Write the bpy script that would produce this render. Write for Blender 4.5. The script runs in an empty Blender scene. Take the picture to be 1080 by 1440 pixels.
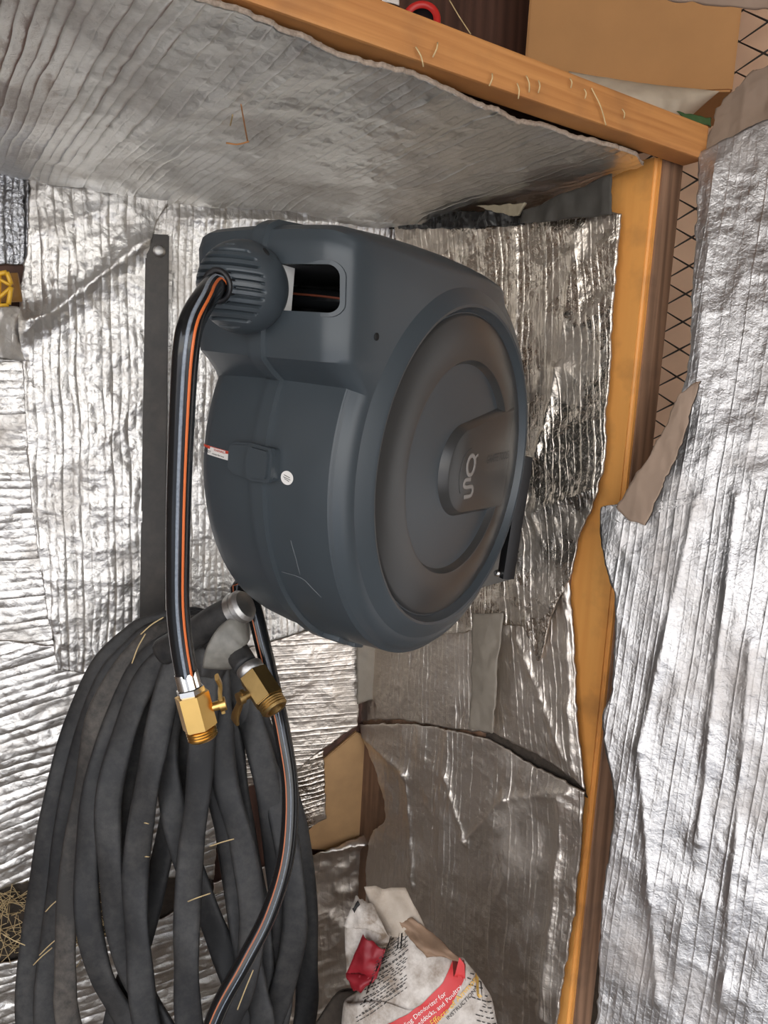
import bpy, bmesh, math, random
import numpy as np
from mathutils import Vector, Matrix
from mathutils.bvhtree import BVHTree

random.seed(7)
SC = bpy.context.scene
COL = SC.collection
PI = math.pi

# ------------------------------------------------------------------ camera
F = 1050.0                       # focal length in pixels of a 1080 x 1440 frame
CAM_H = 1.30
PITCH, ROLL = math.radians(8.0), math.radians(3.3)
_fw = np.array([0, math.cos(PITCH), -math.sin(PITCH)])
_u0 = np.array([0, math.sin(PITCH), math.cos(PITCH)])
_r0 = np.array([1.0, 0, 0])
_rt = math.cos(ROLL) * _r0 + math.sin(ROLL) * _u0
_up = math.cos(ROLL) * _u0 - math.sin(ROLL) * _r0
CPOS = np.array([0, 0, CAM_H])
cam_d = bpy.data.cameras.new('camera')
cam_d.sensor_fit = 'VERTICAL'
cam_d.sensor_height = 24.0
cam_d.lens = F * 24.0 / 1440.0
cam_d.clip_start = 0.02
cam = bpy.data.objects.new('camera', cam_d)
COL.objects.link(cam)
cam.matrix_world = Matrix(((_rt[0], _up[0], -_fw[0], 0), (_rt[1], _up[1], -_fw[1], 0),
                           (_rt[2], _up[2], -_fw[2], CAM_H), (0, 0, 0, 1)))
SC.camera = cam

# ------------------------------------------------------------------ sky and exposure
SC.view_settings.view_transform = 'Standard'
SC.view_settings.look = 'None'
SC.view_settings.gamma = 1.0
SC.view_settings.use_curve_mapping = False
SC.view_settings.exposure = 0.42
w = bpy.data.worlds.new('sky')
SC.world = w
w.use_nodes = True
nt = w.node_tree
bg = nt.nodes['Background']
geo = nt.nodes.new('ShaderNodeTexCoord')
sep = nt.nodes.new('ShaderNodeSeparateXYZ')
nt.links.new(geo.outputs['Generated'], sep.inputs[0])
rmp = nt.nodes.new('ShaderNodeValToRGB')
rmp.color_ramp.elements[0].position = 0.0
rmp.color_ramp.elements[0].color = (1.0, 0.955, 0.88, 1)
rmp.color_ramp.elements[1].position = 0.7
rmp.color_ramp.elements[1].color = (0.62, 0.74, 1.0, 1)
nt.links.new(sep.outputs['Z'], rmp.inputs[0])
nt.links.new(rmp.outputs[0], bg.inputs[0])
bg.inputs[1].default_value = 2.6
# low afternoon sun reaching the yard in front of the shed
sun_d = bpy.data.lights.new('sun', 'SUN')
sun_d.energy = 3.0
sun_d.angle = math.radians(1.5)
sun_d.color = (1.0, 0.86, 0.68)
sun = bpy.data.objects.new('sun', sun_d)
COL.objects.link(sun)
sun.rotation_euler = Vector((-0.20, -0.32, -0.92)).to_track_quat('-Z', 'Y').to_euler()


# ------------------------------------------------------------------ measuring helpers
def V(p):
    return np.array(p, float)


def ray(px, py):
    return _fw + _rt * (px - 540) / F - _up * (py - 720) / F


class Plane:
    """a real plane of the place: point, normal towards the room"""
    def __init__(s, p, n):
        s.p, s.n = V(p), V(n) / np.linalg.norm(n)

    def at(s, px, py, off=0.0):
        d = ray(px, py)
        t = ((s.p + s.n * off - CPOS) @ s.n) / (d @ s.n)
        return CPOS + t * d


def deep(px, py, dist):
    """a surveyed point seen in a direction, dist metres away along the view axis"""
    return CPOS + ray(px, py) * dist


LW = Plane((0.0, 1.69, 0), (0.309, -0.951, 0))       # wall on the left of the corner
RW = Plane((0.0, 1.66, 0), (-0.77, -0.638, 0))       # wall on the right, the reel hangs on it
CE = Plane((0, 0, 1.69), (0, 0, -1))                 # underside of the low ceiling
DP = Plane((0.43, 1.19, 1.60), (-0.60, -0.80, 0.14))       # foil covered panel beyond the post
_bd = V((0.617, 0.377, 0)); _bd /= np.linalg.norm(_bd)
BN = V((_bd[1], -_bd[0], 0))
BEAMP = Plane((0.44, 1.177, 0), BN)


# ------------------------------------------------------------------ mesh helpers
def mesh_obj(name, verts, faces, mat=None, parent=None, uv=None, uv2=None, smooth=True, mats=None, fmat=None):
    me = bpy.data.meshes.new(name)
    me.from_pydata([tuple(map(float, v)) for v in verts], [], [tuple(map(int, f)) for f in faces])
    for m in (mats or ([mat] if mat else [])):
        me.materials.append(m)
    if fmat is not None:
        me.polygons.foreach_set('material_index', np.array(fmat, np.int32))
    if smooth:
        me.polygons.foreach_set('use_smooth', np.ones(len(me.polygons), bool))
    if uv is not None:
        ul = me.uv_layers.new(name='UVMap')
        li = np.empty(len(me.loops), np.int32)
        me.loops.foreach_get('vertex_index', li)
        ul.data.foreach_set('uv', np.asarray(uv, np.float32)[li].ravel())
        if uv2 is not None:
            me.uv_layers.new(name='RibMap').data.foreach_set('uv', np.asarray(uv2, np.float32)[li].ravel())
    o = bpy.data.objects.new(name, me)
    COL.objects.link(o)
    if parent is not None:
        o.parent = parent
    return o


def sharp(o, deg=35):
    o.data.set_sharp_from_angle(angle=math.radians(deg))
    return o


def bm_obj(name, bm, mat, parent=None, smooth=False, deg=None):
    me = bpy.data.meshes.new(name)
    bm.normal_update()
    bm.to_mesh(me)
    bm.free()
    if mat:
        me.materials.append(mat)
    if smooth or deg:
        me.polygons.foreach_set('use_smooth', np.ones(len(me.polygons), bool))
    o = bpy.data.objects.new(name, me)
    COL.objects.link(o)
    if parent is not None:
        o.parent = parent
    if deg:
        sharp(o, deg)
    return o


def thing(name, label, cat, loc=(0, 0, 0), group=None, rot=None):
    o = bpy.data.objects.new(name, None)
    COL.objects.link(o)
    o.empty_display_size = 0.05
    if rot is not None:
        o.matrix_world = Matrix.Translation(Vector(loc)) @ rot.to_4x4()
    else:
        o.location = tuple(map(float, loc))
    o['label'] = label
    o['category'] = cat
    if group:
        o['group'] = group
    return o


def tag(o, label, cat, group=None):
    o['label'] = label
    o['category'] = cat
    if group:
        o['group'] = group
    return o


def struct(o):
    o['kind'] = 'structure'
    return o


def rel(root, pts):
    """world points into the frame of an unrotated root"""
    return np.asarray(pts, float) - np.array(root.location)


def box_bm(x0, x1, y0, y1, z0, z1, bev=0.0, seg=2, M=None):
    bm = bmesh.new()
    bmesh.ops.create_cube(bm, size=1.0)
    for v in bm.verts:
        v.co = Vector((x0 + (v.co.x + .5) * (x1 - x0), y0 + (v.co.y + .5) * (y1 - y0), z0 + (v.co.z + .5) * (z1 - z0)))
    if bev:
        bmesh.ops.bevel(bm, geom=bm.edges[:], offset=bev, segments=seg, profile=0.6, affect='EDGES')
    if M is not None:
        bm.transform(M)
    return bm


def prism_bm(poly, h0, h1, M=None, bev=0.0, seg=2):
    """polygon in (a, b) extruded from h0 to h1 along c; M maps (a, b, c)"""
    bm = bmesh.new()
    lo = [bm.verts.new((a, b, h0)) for a, b in poly]
    hi = [bm.verts.new((a, b, h1)) for a, b in poly]
    n = len(poly)
    bm.faces.new(lo[::-1]); top = bm.faces.new(hi)
    for i in range(n):
        bm.faces.new((lo[i], lo[(i + 1) % n], hi[(i + 1) % n], hi[i]))
    bmesh.ops.recalc_face_normals(bm, faces=bm.faces[:])
    if bev:
        bmesh.ops.bevel(bm, geom=list(top.edges), offset=bev, segments=seg, affect='EDGES')
    if M is not None:
        bm.transform(M)
    return bm


def frame(axis, hint=(0, 0, 1)):
    a = V(axis) / np.linalg.norm(axis)
    h = V(hint)
    if abs(a @ h) > .98 * np.linalg.norm(h):
        h = V((1, 0, 0)) if abs(a[0]) < .9 else V((0, 1, 0))
    x = np.cross(h, a); x /= np.linalg.norm(x)
    y = np.cross(a, x)
    return Matrix(((x[0], y[0], a[0], 0), (x[1], y[1], a[1], 0), (x[2], y[2], a[2], 0), (0, 0, 0, 1)))


def lathe(profile, n=64, M=None, close=False):
    """profile of (r, h); revolved about local z; returns verts, faces"""
    vs, fs = [], []
    for r, h in profile:
        for k in range(n):
            t = 2 * PI * k / n
            vs.append((r * math.cos(t), r * math.sin(t), h))
    m = len(profile)
    for i in range(m - 1):
        for k in range(n):
            a, b = i * n + k, i * n + (k + 1) % n
            fs.append((a, b, b + n, a + n))
    if profile[0][0] > 1e-6 and close:
        fs.append(tuple(range(n))[::-1])
    if profile[-1][0] > 1e-6 and close:
        fs.append(tuple((m - 1) * n + k for k in range(n)))
    vs = np.array(vs)
    if M is not None:
        A = np.array(M)
        vs = vs @ A[:3, :3].T + A[:3, 3]
    return vs, fs


def catmull(P, step=0.006, closed=False):
    P = [V(p) for p in P]
    out = []
    n = len(P)
    rng = n if closed else n - 1
    for i in range(rng):
        if closed:
            p0, p1, p2, p3 = P[i - 1], P[i], P[(i + 1) % n], P[(i + 2) % n]
        else:
            p1, p2 = P[i], P[i + 1]
            p0 = P[i - 1] if i else 2 * p1 - p2
            p3 = P[i + 2] if i + 2 < n else 2 * p2 - p1
        k = max(2, int(np.linalg.norm(p2 - p1) / step))
        for j in range(k):
            t = j / k
            out.append(.5 * (2 * p1 + (p2 - p0) * t + (2 * p0 - 5 * p1 + 4 * p2 - p3) * t * t + (3 * p1 - p0 - 3 * p2 + p3) * t ** 3))
    if not closed:
        out.append(P[-1])
    return np.array(out)


def sweep(path, a, b, n=12, face=(0, -1, 0.1), closed=False, twist=None, sq=2.0):
    """sweep an ellipse (half width a across the face direction, half thickness b along it)"""
    path = np.asarray(path)
    T = np.gradient(path, axis=0)
    if closed:
        T = np.roll(path, -1, 0) - np.roll(path, 1, 0)
    T /= np.linalg.norm(T, axis=1)[:, None] + 1e-12
    fdir = np.broadcast_to(V(face), path.shape) if np.ndim(face) == 1 else np.asarray(face)
    X = np.cross(T, fdir)
    X /= np.linalg.norm(X, axis=1)[:, None] + 1e-9
    Y = np.cross(X, T)
    if twist is not None:
        c, s = np.cos(twist)[:, None], np.sin(twist)[:, None]
        X, Y = X * c + Y * s, Y * c - X * s
    aa = np.broadcast_to(a, (len(path),))[:, None]
    bb = np.broadcast_to(b, (len(path),))[:, None]
    vs = []
    for k in range(n):
        t = 2 * PI * k / n
        cx = np.sign(math.cos(t)) * abs(math.cos(t)) ** (2 / sq)
        cy = np.sign(math.sin(t)) * abs(math.sin(t)) ** (2 / sq)
        vs.append(path + X * aa * cx + Y * bb * cy)
    vs = np.stack(vs, 1).reshape(-1, 3)
    fs = []
    m = len(path)
    for i in range(m if closed else m - 1):
        j = (i + 1) % m
        for k in range(n):
            k2 = (k + 1) % n
            fs.append((i * n + k, i * n + k2, j * n + k2, j * n + k))
    if not closed:
        fs.append(tuple(range(n))[::-1])
        fs.append(tuple((m - 1) * n + k for k in range(n)))
    return vs, fs


# value noise --------------------------------------------------------
def _hash(ix, iy, seed):
    h = (ix.astype(np.int64) * 374761393 + iy.astype(np.int64) * 668265263 + seed * 974711) & 0x7fffffff
    h = ((h ^ (h >> 13)) * 1274126177) & 0x7fffffff
    return ((h ^ (h >> 16)) & 0xffff) / 65535.0


def vnoise(x, y, seed=0):
    ix, iy = np.floor(x), np.floor(y)
    fx, fy = x - ix, y - iy
    fx, fy = fx * fx * (3 - 2 * fx), fy * fy * (3 - 2 * fy)
    a, b = _hash(ix, iy, seed), _hash(ix + 1, iy, seed)
    c, d = _hash(ix, iy + 1, seed), _hash(ix + 1, iy + 1, seed)
    return (a * (1 - fx) + b * fx) * (1 - fy) + (c * (1 - fx) + d * fx) * fy - .5


def fbm(x, y, seed=0, octs=4, ridged=False):
    s, a = 0, 1.0
    for o in range(octs):
        n = vnoise(x * 2 ** o, y * 2 ** o, seed + o * 17)
        s = s + a * ((.25 - np.abs(n)) * 2 if ridged else n)
        a *= .5
    return s


# ------------------------------------------------------------------ materials
def new_mat(name):
    m = bpy.data.materials.new(name)
    m.use_nodes = True
    nt = m.node_tree
    return m, nt, nt.nodes['Principled BSDF'], nt.nodes, nt.links


def simple(name, col, rough=.5, metal=0.0, noise=0.0, scale=40, bump=0.0, bscale=200, spec=None, stretch=None):
    m, nt, b, N, L = new_mat(name)
    b.inputs['Roughness'].default_value = rough
    b.inputs['Metallic'].default_value = metal
    if spec is not None:
        b.inputs['Specular IOR Level'].default_value = spec
    tc = N.new('ShaderNodeTexCoord')
    mp = N.new('ShaderNodeMapping')
    if stretch:
        mp.inputs['Scale'].default_value = stretch
    L.new(tc.outputs['Object'], mp.inputs[0])
    n1 = N.new('ShaderNodeTexNoise'); n1.inputs['Scale'].default_value = scale; n1.inputs['Detail'].default_value = 6
    L.new(mp.outputs[0], n1.inputs['Vector'])
    mr = N.new('ShaderNodeMix'); mr.data_type = 'RGBA'
    c = V(col)
    mr.inputs[6].default_value = (*(c * (1 - noise)), 1)
    mr.inputs[7].default_value = (*np.minimum(c * (1 + noise), 1), 1)
    L.new(n1.outputs[0], mr.inputs[0])
    L.new(mr.outputs[2], b.inputs['Base Color'])
    if bump:
        n2 = N.new('ShaderNodeTexNoise'); n2.inputs['Scale'].default_value = bscale; n2.inputs['Detail'].default_value = 4
        L.new(mp.outputs[0], n2.inputs['Vector'])
        bp = N.new('ShaderNodeBump'); bp.inputs['Strength'].default_value = bump; bp.inputs['Distance'].default_value = .002
        L.new(n2.outputs[0], bp.inputs['Height'])
        L.new(bp.outputs[0], b.inputs['Normal'])
    return m


def foil_mat(name, tint=(.83, .82, .80), rough=.27, dirt=.25, dirtcol=(.20, .15, .10), bstr=.6, crink=.3, ribs=.6, dscale=7, dist=.003):
    """foil laminated on bubble wrap: rib columns and bubbles follow the second uv map (one unit per rib)"""
    m, nt, b, N, L = new_mat(name)
    uv = N.new('ShaderNodeUVMap'); uv.uv_map = 'UVMap'
    rv = N.new('ShaderNodeUVMap'); rv.uv_map = 'RibMap'

    def math_(op, a, b_=None, c=None):
        n = N.new('ShaderNodeMath'); n.operation = op
        for k, x in enumerate((a, b_, c)):
            if x is None: continue
            if isinstance(x, (int, float)): n.inputs[k].default_value = x
            else: L.new(x, n.inputs[k])
        return n.outputs[0]
    vo = N.new('ShaderNodeTexVoronoi'); vo.feature = 'SMOOTH_F1'
    vo.inputs['Scale'].default_value = 1.15; vo.inputs['Smoothness'].default_value = .5; vo.inputs['Randomness'].default_value = .8
    L.new(rv.outputs[0], vo.inputs['Vector'])
    n1 = N.new('ShaderNodeTexNoise'); n1.inputs['Scale'].default_value = 1.9; n1.inputs['Detail'].default_value = 3
    n1.inputs['Distortion'].default_value = 1.2
    L.new(rv.outputs[0], n1.inputs['Vector'])
    sp = N.new('ShaderNodeSeparateXYZ'); L.new(rv.outputs[0], sp.inputs[0])
    fr = math_('ABSOLUTE', math_('MULTIPLY_ADD', math_('FRACT', sp.outputs['X']), 2.0, -1.0))
    crease = math_('POWER', fr, 3.0)
    wn = N.new('ShaderNodeTexWhiteNoise'); wn.noise_dimensions = '1D'
    L.new(math_('FLOOR', math_('ADD', sp.outputs['X'], .5)), wn.inputs['W'])
    crease = math_('MULTIPLY', crease, math_('MULTIPLY_ADD', wn.outputs['Value'], 1.1, .25))
    h = math_('MULTIPLY', vo.outputs['Distance'], -bstr)
    h = math_('MULTIPLY_ADD', n1.outputs[0], crink, h)
    h = math_('MULTIPLY_ADD', crease, -ribs, h)
    bp = N.new('ShaderNodeBump'); bp.inputs['Strength'].default_value = 1.0; bp.inputs['Distance'].default_value = dist
    L.new(h, bp.inputs['Height'])
    L.new(bp.outputs[0], b.inputs['Normal'])
    # dirt
    n2 = N.new('ShaderNodeTexNoise'); n2.inputs['Scale'].default_value = dscale; n2.inputs['Detail'].default_value = 9; n2.inputs['Roughness'].default_value = .65
    L.new(uv.outputs[0], n2.inputs['Vector'])
    mr = N.new('ShaderNodeMapRange'); mr.inputs['From Min'].default_value = .62 - dirt * .6; mr.inputs['From Max'].default_value = .95 - dirt * .35
    L.new(n2.outputs[0], mr.inputs['Value'])
    mx = N.new('ShaderNodeMix'); mx.data_type = 'RGBA'
    mx.inputs[6].default_value = (*tint, 1); mx.inputs[7].default_value = (*dirtcol, 1)
    L.new(mr.outputs[0], mx.inputs[0]); L.new(mx.outputs[2], b.inputs['Base Color'])
    me = N.new('ShaderNodeMapRange'); me.inputs['To Min'].default_value = 1.0; me.inputs['To Max'].default_value = .25
    L.new(mr.outputs[0], me.inputs['Value']); L.new(me.outputs[0], b.inputs['Metallic'])
    ro = N.new('ShaderNodeMapRange'); ro.inputs['To Min'].default_value = rough; ro.inputs['To Max'].default_value = .7
    L.new(mr.outputs[0], ro.inputs['Value']); L.new(ro.outputs[0], b.inputs['Roughness'])
    return m


def wood_mat(name, c1, c2, scale=18, rough=.6, dirt=.0, stretch=(1, 1, .06), rings=1.0):
    m, nt, b, N, L = new_mat(name)
    tc = N.new('ShaderNodeTexCoord'); mp = N.new('ShaderNodeMapping'); mp.inputs['Scale'].default_value = stretch
    L.new(tc.outputs['Object'], mp.inputs[0])
    wv = N.new('ShaderNodeTexWave'); wv.inputs['Scale'].default_value = scale; wv.inputs['Distortion'].default_value = 5
    wv.inputs['Detail'].default_value = 4; wv.inputs['Detail Scale'].default_value = 1.5; wv.bands_direction = 'DIAGONAL'
    L.new(mp.outputs[0], wv.inputs['Vector'])
    n1 = N.new('ShaderNodeTexNoise'); n1.inputs['Scale'].default_value = scale * 3; n1.inputs['Detail'].default_value = 8
    L.new(mp.outputs[0], n1.inputs['Vector'])
    ad = N.new('ShaderNodeMath'); ad.operation = 'MULTIPLY_ADD'; ad.inputs[1].default_value = .35 * rings
    L.new(wv.outputs['Fac'], ad.inputs[0]); L.new(n1.outputs[0], ad.inputs[2])
    rp = N.new('ShaderNodeValToRGB')
    rp.color_ramp.elements[0].position = .3; rp.color_ramp.elements[0].color = (*c1, 1)
    rp.color_ramp.elements[1].position = .85; rp.color_ramp.elements[1].color = (*c2, 1)
    L.new(ad.outputs[0], rp.inputs[0])
    out = rp.outputs[0]
    if dirt:
        n2 = N.new('ShaderNodeTexNoise'); n2.inputs['Scale'].default_value = 14; n2.inputs['Detail'].default_value = 8
        L.new(tc.outputs['Object'], n2.inputs['Vector'])
        r2 = N.new('ShaderNodeMapRange'); r2.inputs['From Min'].default_value = .5; r2.inputs['From Max'].default_value = .75
        r2.inputs['To Max'].default_value = dirt
        L.new(n2.outputs[0], r2.inputs['Value'])
        mx = N.new('ShaderNodeMix'); mx.data_type = 'RGBA'; mx.inputs[7].default_value = (.06, .04, .03, 1)
        L.new(r2.outputs[0], mx.inputs[0]); L.new(out, mx.inputs[6]); out = mx.outputs[2]
    L.new(out, b.inputs['Base Color'])
    b.inputs['Roughness'].default_value = rough
    bp = N.new('ShaderNodeBump'); bp.inputs['Strength'].default_value = .35; bp.inputs['Distance'].default_value = .002
    L.new(ad.outputs[0], bp.inputs['Height']); L.new(bp.outputs[0], b.inputs['Normal'])
    return m


def dusty_black(name, col, dust, rough=.6, amount=.6, scale=60, lo=.18, hi=.42):
    m, nt, b, N, L = new_mat(name)
    tc = N.new('ShaderNodeTexCoord')
    n1 = N.new('ShaderNodeTexNoise'); n1.inputs['Scale'].default_value = scale; n1.inputs['Detail'].default_value = 9; n1.inputs['Roughness'].default_value = .7
    L.new(tc.outputs['Object'], n1.inputs['Vector'])
    n0 = N.new('ShaderNodeTexNoise'); n0.inputs['Scale'].default_value = 5; n0.inputs['Detail'].default_value = 3
    L.new(tc.outputs['Object'], n0.inputs['Vector'])
    mu = N.new('ShaderNodeMath'); mu.operation = 'MULTIPLY'; L.new(n1.outputs[0], mu.inputs[0]); L.new(n0.outputs[0], mu.inputs[1])
    mr = N.new('ShaderNodeMapRange'); mr.inputs['From Min'].default_value = lo; mr.inputs['From Max'].default_value = hi; mr.inputs['To Max'].default_value = amount
    L.new(mu.outputs[0], mr.inputs['Value'])
    mx = N.new('ShaderNodeMix'); mx.data_type = 'RGBA'; mx.inputs[6].default_value = (*col, 1); mx.inputs[7].default_value = (*dust, 1)
    L.new(mr.outputs[0], mx.inputs[0]); L.new(mx.outputs[2], b.inputs['Base Color'])
    b.inputs['Roughness'].default_value = rough
    bp = N.new('ShaderNodeBump'); bp.inputs['Strength'].default_value = .15; bp.inputs['Distance'].default_value = .001
    L.new(n1.outputs[0], bp.inputs['Height']); L.new(bp.outputs[0], b.inputs['Normal'])
    return m


M_FOIL = foil_mat('foil_bright', tint=(.76, .74, .705), rough=.44, dirt=.18, dirtcol=(.33, .27, .21), bstr=.75, crink=.42, ribs=.34, dist=.0027)
M_FOILC = foil_mat('foil_ceiling', tint=(.80, .79, .76), rough=.34, dirt=.26, dirtcol=(.36, .31, .25), bstr=.26, crink=.30, ribs=-.55, dscale=5, dist=.0032)
M_FOILR = foil_mat('foil_right', tint=(.78, .71, .62), rough=.25, dirt=.20, dirtcol=(.34, .27, .20), bstr=.38, crink=.38, ribs=-.42, dist=.0030)  # same foil, warmed in colour for light bounced off sunlit wood
M_FOILL = foil_mat('foil_low', tint=(.86, .79, .71), rough=.40, dirt=.14, dirtcol=(.40, .33, .26), bstr=.30, crink=.26, ribs=-.30, dist=.0026)
M_FOILD = foil_mat('foil_panel', tint=(.54, .53, .525), rough=.38, dirt=.20, dirtcol=(.38, .31, .25), bstr=.22, crink=.34, ribs=-.30, dscale=4, dist=.0022)
M_FOILK = foil_mat('foil_dark', tint=(.45, .46, .48), rough=.3, dirt=.2, bstr=.8, crink=.5, dist=.004)
M_EDGE = simple('foil_edge', (.34, .27, .21), .75, noise=.6, scale=240, bump=.6, bscale=400)
M_CASE = simple('case_plastic', (.047, .058, .066), .36, noise=.12, scale=9, bump=.03, bscale=700)
M_COVER = simple('cover_plastic', (.040, .040, .039), .29, noise=.1, scale=8, bump=.03, bscale=700)  # same plastic as the case; its warm reflection is put into this colour
M_BLACK = simple('black_plastic', (.012, .012, .013), .4)
M_DARK = simple('dark_void', (.006, .006, .006), .8)
M_WHITE = simple('white_plastic', (.72, .71, .68), .45, noise=.05)
M_LOGO = simple('logo_grey', (.26, .24, .22), .5)
M_LOGO2 = simple('logo_faint', (.060, .060, .058), .6)
M_RED = simple('label_red', (.55, .06, .03), .5)
M_PAPER = simple('label_white', (.82, .79, .74), .5)
M_INK = simple('ink', (.02, .018, .016), .6)
M_RUB = dusty_black('soaker_rubber', (.015, .0155, .0165), (.10, .092, .082), rough=.6, amount=.45)
M_RUBB = dusty_black('soaker_rubber_dusty', (.034, .031, .028), (.14, .12, .10), rough=.7, amount=.75)
M_HOSE = simple('hose_black', (.010, .011, .012), .17)
M_ORANGE = simple('hose_orange', (.72, .17, .045), .35)
M_GREYSTR_GLINT = simple('hose_grey_stripe_glint', (.22, .25, .29), .3, noise=.5, scale=300)
M_BRASS = simple('brass', (.72, .46, .15), .30, metal=1.0, noise=.12, scale=50)
M_BRASSD = simple('brass_dull', (.42, .28, .11), .42, metal=1.0, noise=.3, scale=60)
M_STEEL = simple('steel', (.72, .71, .68), .25, metal=1.0, noise=.08)
M_ALU = simple('dull_metal', (.50, .49, .47), .42, metal=1.0, noise=.25, scale=80, bump=.2)
M_BAR = dusty_black('bar_dark', (.050, .046, .042), (.12, .10, .085), rough=.55, amount=.6, scale=30)
M_WOODO = wood_mat('orange_timber', (.74, .31, .070), (.88, .43, .115), scale=10, rough=.5, dirt=.35, rings=.6)
M_WOODBM = wood_mat('beam_timber', (.42, .165, .045), (.60, .275, .085), scale=30, rough=.6, dirt=.25, stretch=(.05, .05, 1.6), rings=.5)
M_WOODB = wood_mat('brown_timber', (.13, .070, .040), (.30, .17, .10), scale=24, rough=.75, dirt=.5)
M_WOODD = wood_mat('dark_board', (.05, .022, .014), (.11, .05, .032), scale=16, rough=.7)
M_TAN = simple('tan_board', (.80, .53, .35), .7, noise=.15, scale=12)  # colour raised in place of sunlight falling on the board
M_PLY = simple('raw_plywood', (.52, .31, .14), .75, noise=.25, scale=22, bump=.3, bscale=60)
M_CARD = simple('cardboard', (.52, .265, .10), .8, noise=.14, scale=12, bump=.05, bscale=300)
M_CARDD = simple('cardboard_dull', (.33, .235, .17), .8, noise=.2, scale=14, bump=.2, bscale=60)
M_TAPE = simple('duct_tape', (.26, .225, .18), .5, metal=.05, noise=.15, scale=40, bump=.2, bscale=120)
M_TAPED = simple('dark_tape', (.060, .054, .045), .75, noise=.3, scale=30, bump=.2, bscale=80)
M_FILM = simple('black_film', (.018, .018, .018), .22, noise=.3, scale=30)
M_FOAM = simple('foam_beige', (.42, .36, .25), .8, noise=.2, scale=60)
M_STRAW = simple('straw', (.58, .43, .22), .65, noise=.25, scale=90)
M_CHIP = simple('wood_chip', (.62, .28, .10), .65, noise=.2, scale=90)
M_YEL = simple('yellow_plastic', (.75, .42, .03), .4, noise=.1)
M_BAG = dusty_black('bag_paper', (.66, .60, .53), (.20, .14, .09), rough=.55, amount=.95, scale=40, lo=.16, hi=.34)
M_BAGIN = dusty_black('bag_inner', (.52, .44, .35), (.25, .17, .11), rough=.7, amount=.7, scale=30)
M_BAGRED = simple('bag_red', (.27, .012, .02), .5, noise=.35, scale=40)
M_BAGBAND = simple('bag_band', (.62, .045, .045), .5, noise=.15, scale=60)
M_YTXT = simple('bag_yellow', (.85, .50, .06), .5)
M_WTXT = simple('bag_white', (.88, .82, .76), .5)
M_WIRE = simple('wire', (.045, .038, .032), .55, metal=.5)
M_RIM = simple('red_plastic', (.60, .03, .025), .35)
M_GREEN = simple('green_plastic', (.06, .13, .045), .5, noise=.3)
M_BOARD = wood_mat('shed_boards', (.10, .065, .042), (.22, .145, .09), scale=8, rough=.8)
M_SOIL = simple('soil', (.17, .125, .085), .95, noise=.5, scale=25, bump=.8, bscale=60)
M_YARD = simple('yard_concrete', (.50, .475, .44), .9, noise=.2, scale=6, bump=.3)
M_DIRT_GAP = simple('dirt_gap_dark', (.05, .038, .028), .95, noise=.6, scale=70, bump=.8, bscale=150)  # litter and dirt, also the dark filling of the wall gaps


# ------------------------------------------------------------------ structure of the shed
def slab(name, x0, x1, y0, y1, z0, z1, mat):
    return struct(bm_obj(name, box_bm(x0, x1, y0, y1, z0, z1), mat))


slab('floor', -1.7, 1.7, -.45, 2.6, -.35, -.25, M_SOIL)
slab('yard_ground', -14, 14, -16, -.45, -.37, -.27, M_YARD)
slab('wall_west', -1.80, -1.70, -.45, 2.6, -.25, 2.5, M_BOARD)
slab('wall_east', 1.70, 1.80, -.45, 2.6, -.25, 2.5, M_BOARD)
slab('wall_north', -1.8, 1.8, 2.6, 2.7, -.25, 2.5, M_BOARD)
slab('roof', -1.9, 1.9, -2.1, 2.8, 2.5, 2.56, M_BOARD)  # unseen; overhang lengthened so the upper foil reflects something dark


def wall_slab(name, a, b, n, z0, z1, th, mat):
    a, b, n = V(a), V(b), V(n)
    vs = []
    for z in (z0, z1):
        for p in (a, b, b - n * th, a - n * th):
            vs.append((p[0], p[1], z))
    fs = [(0, 1, 2, 3), (7, 6, 5, 4), (0, 4, 5, 1), (1, 5, 6, 2), (2, 6, 7, 3), (3, 7, 4, 0)]
    o = struct(mesh_obj(name, vs, fs, mat, smooth=False))
    return o


# inner corner of the two backing walls
cx = V((-.021, 1.683, 0))
ld = V((-.951, -.309, 0)); rd = V((.638, -.77, 0))
wall_slab('wall_left', cx + ld * 1.55, cx + V((.06, .02, 0)), LW.n, -.25, 1.70, .02, M_WOODD)
wall_slab('wall_right', cx, cx + rd * .545, RW.n, -.25, 1.66, .02, M_WOODB)
# low ceiling board over the nook, its front edge carried by the beam
c0, c1 = CE.at(-420, 150), CE.at(985, 225)
bk2 = BN[:2] * -.035
poly = [c1[:2] + bk2 - _bd[:2] * .02, V((-.60, .54)) + bk2, V((-1.55, .54)) + bk2, tuple((cx + ld * 1.55)[:2] + V((-.0, .03))), tuple(cx[:2] + V((.0, .02))), tuple((cx + rd * .545)[:2])]
struct(bm_obj('ceiling', prism_bm([tuple(map(float, p)) for p in poly], 1.712, 1.722), M_WOODD))


# ------------------------------------------------------------------ foil sheets
def resample(pts, n):
    pts = np.asarray(pts)
    if len(pts) > 2:
        pts = catmull(pts, .004)
    d = np.r_[0, np.cumsum(np.linalg.norm(np.diff(pts, axis=0), axis=1))]
    t = np.linspace(0, d[-1], n)
    return np.stack([np.interp(t, d, pts[:, k]) for k in range(3)], 1)


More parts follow.
